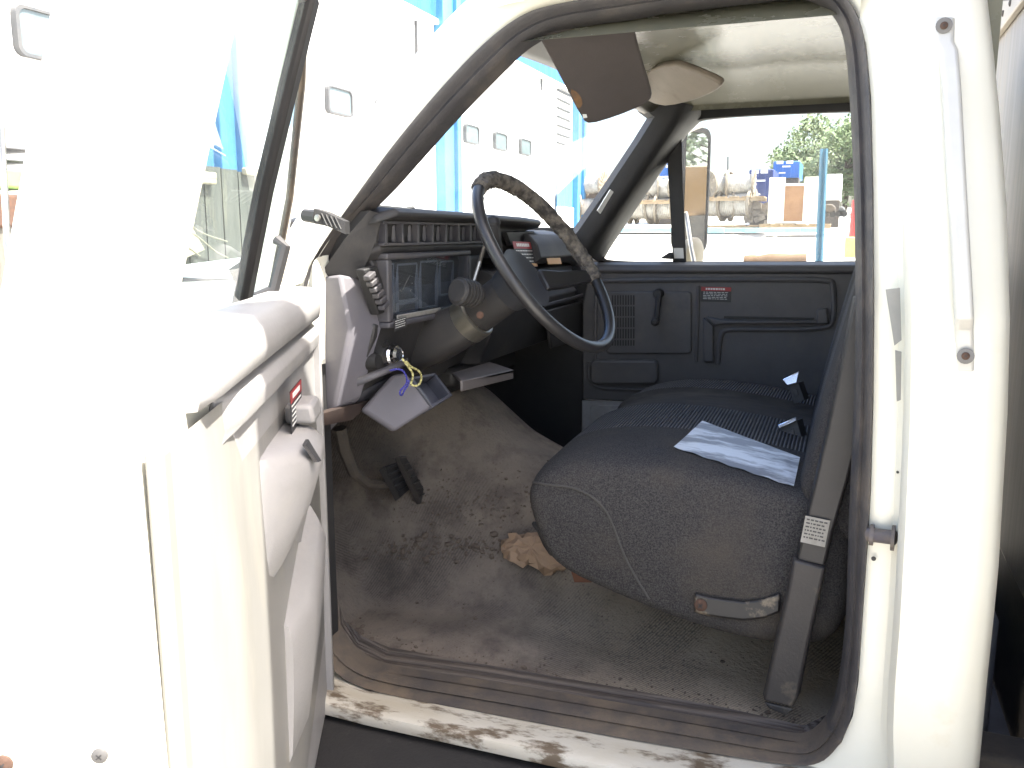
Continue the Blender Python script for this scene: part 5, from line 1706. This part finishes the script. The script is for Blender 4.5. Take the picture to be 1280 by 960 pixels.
def tree(base, h, rad, n, label, seed, clumps=None):
    rt = random.Random(seed)
    root = empty('tree', base, label, 'tree', 'trees behind the yard')
    t = MB(); base = V(base)
    th = h * .45
    t.tube([base + V((0, 0, -.2)), base + V((.1, .05, th * .5)), base + V((-.05, 0, th)), base + V((.05, 0, h * .8))], [h * .03, h * .024, h * .018, h * .004], 8)
    cl_c = []
    for k in range(clumps or 26):
        a = rt.uniform(0, 6.28); zz_ = rt.uniform(.28, 1.0); rr_ = rad * math.sqrt(rt.uniform(.05, 1)) * (1 - abs(zz_ - .6) * 1.1)
        c = base + V((math.cos(a) * rr_, math.sin(a) * rr_, h * zz_)); cl_c.append((c, rt.uniform(.16, .30) * rad))
        st_ = base + V((0, 0, min(h * zz_ * .75, h * .7)))
        t.tube([st_, lerp(st_, c, .5) + V((0, 0, -.1)), c], [h * .008, h * .005, h * .002], 5)
    t.build('trunk', M_bark, root)
    f = MB()
    for k in range(int(n * 1.7)):
        c, r = rt.choice(cl_c)
        d = V((rt.gauss(0, 1), rt.gauss(0, 1), rt.gauss(0, .8))).normalized() * (r * rt.random() ** .45)
        p = c + d; s = rt.uniform(.05, .12) * rad * .42
        x = V((rt.gauss(0, 1), rt.gauss(0, 1), rt.gauss(0, 1))).normalized(); y = x.orthogonal().normalized()
        f.add([p - x * s, p + y * s * .5, p + x * s, p - y * s * .5], [(0, 1, 2, 3)])
    f.build('crown', M_leaf, root)
    return root


def tree_at(u, vtop, y, rad, n, label, seed):
    b_ = PY(u, 300, y); b_.z = ground_z(min(y, 60)); tp_ = PY(u, vtop, y).z
    return tree(b_, tp_ - b_.z, rad, n, label, seed)


tree_at(1052, 152, 48, 3.6, 5200, 'tall bushy tree behind the blue rack post at the right window edge', 1)
tree_at(1012, 168, 50, 2.3, 3000, 'smaller pale tree rising right of the blue containers', 2)
tree_at(1100, 160, 46, 4.0, 3000, 'broad tree mostly hidden by the cab rear post', 4)
tree((17.5, 18.5, ground_z(18)), 5.2, 3.2, 3200, 'tree reflected at the left of the passenger mirror', 5)
tree((21, 16.5, ground_z(16)), 5.4, 3.4, 3200, 'tree reflected at the right of the passenger mirror', 6)

# ================================================================ LIGHT
SUN_EL, SUN_AZ = R_(60), R_(3)      # azimuth measured from +X (rear of the truck)
S = V((math.cos(SUN_EL) * math.cos(SUN_AZ), math.cos(SUN_EL) * math.sin(SUN_AZ), math.sin(SUN_EL)))
ld = bpy.data.lights.new('sun', 'SUN'); ld.energy = 4.5; ld.angle = R_(.5); ld.color = (1, .96, .88)
lo_ = bpy.data.objects.new('sun', ld); COL.objects.link(lo_)
lo_.rotation_euler = S.to_track_quat('Z', 'Y').to_euler()
wd = bpy.data.worlds.new('World'); sc.world = wd; wd.use_nodes = True
nt = wd.node_tree; bg = nt.nodes['Background']
sky = nt.nodes.new('ShaderNodeTexSky'); sky.sky_type = 'NISHITA'; sky.sun_disc = False
sky.sun_elevation = SUN_EL; sky.sun_rotation = math.atan2(S.x, S.y); sky.air_density = 1.0; sky.dust_density = 5.0; sky.ozone_density = .6
nt.links.new(sky.outputs[0], bg.inputs[0]); bg.inputs[1].default_value = .15
sc.view_settings.view_transform = 'Standard'; sc.view_settings.look = 'None'; sc.view_settings.gamma = 1
sc.view_settings.exposure = 2.3
sc.cycles.max_bounces = 10; sc.cycles.diffuse_bounces = 5; sc.cycles.transparent_max_bounces = 12
sc.cycles.use_denoising = True
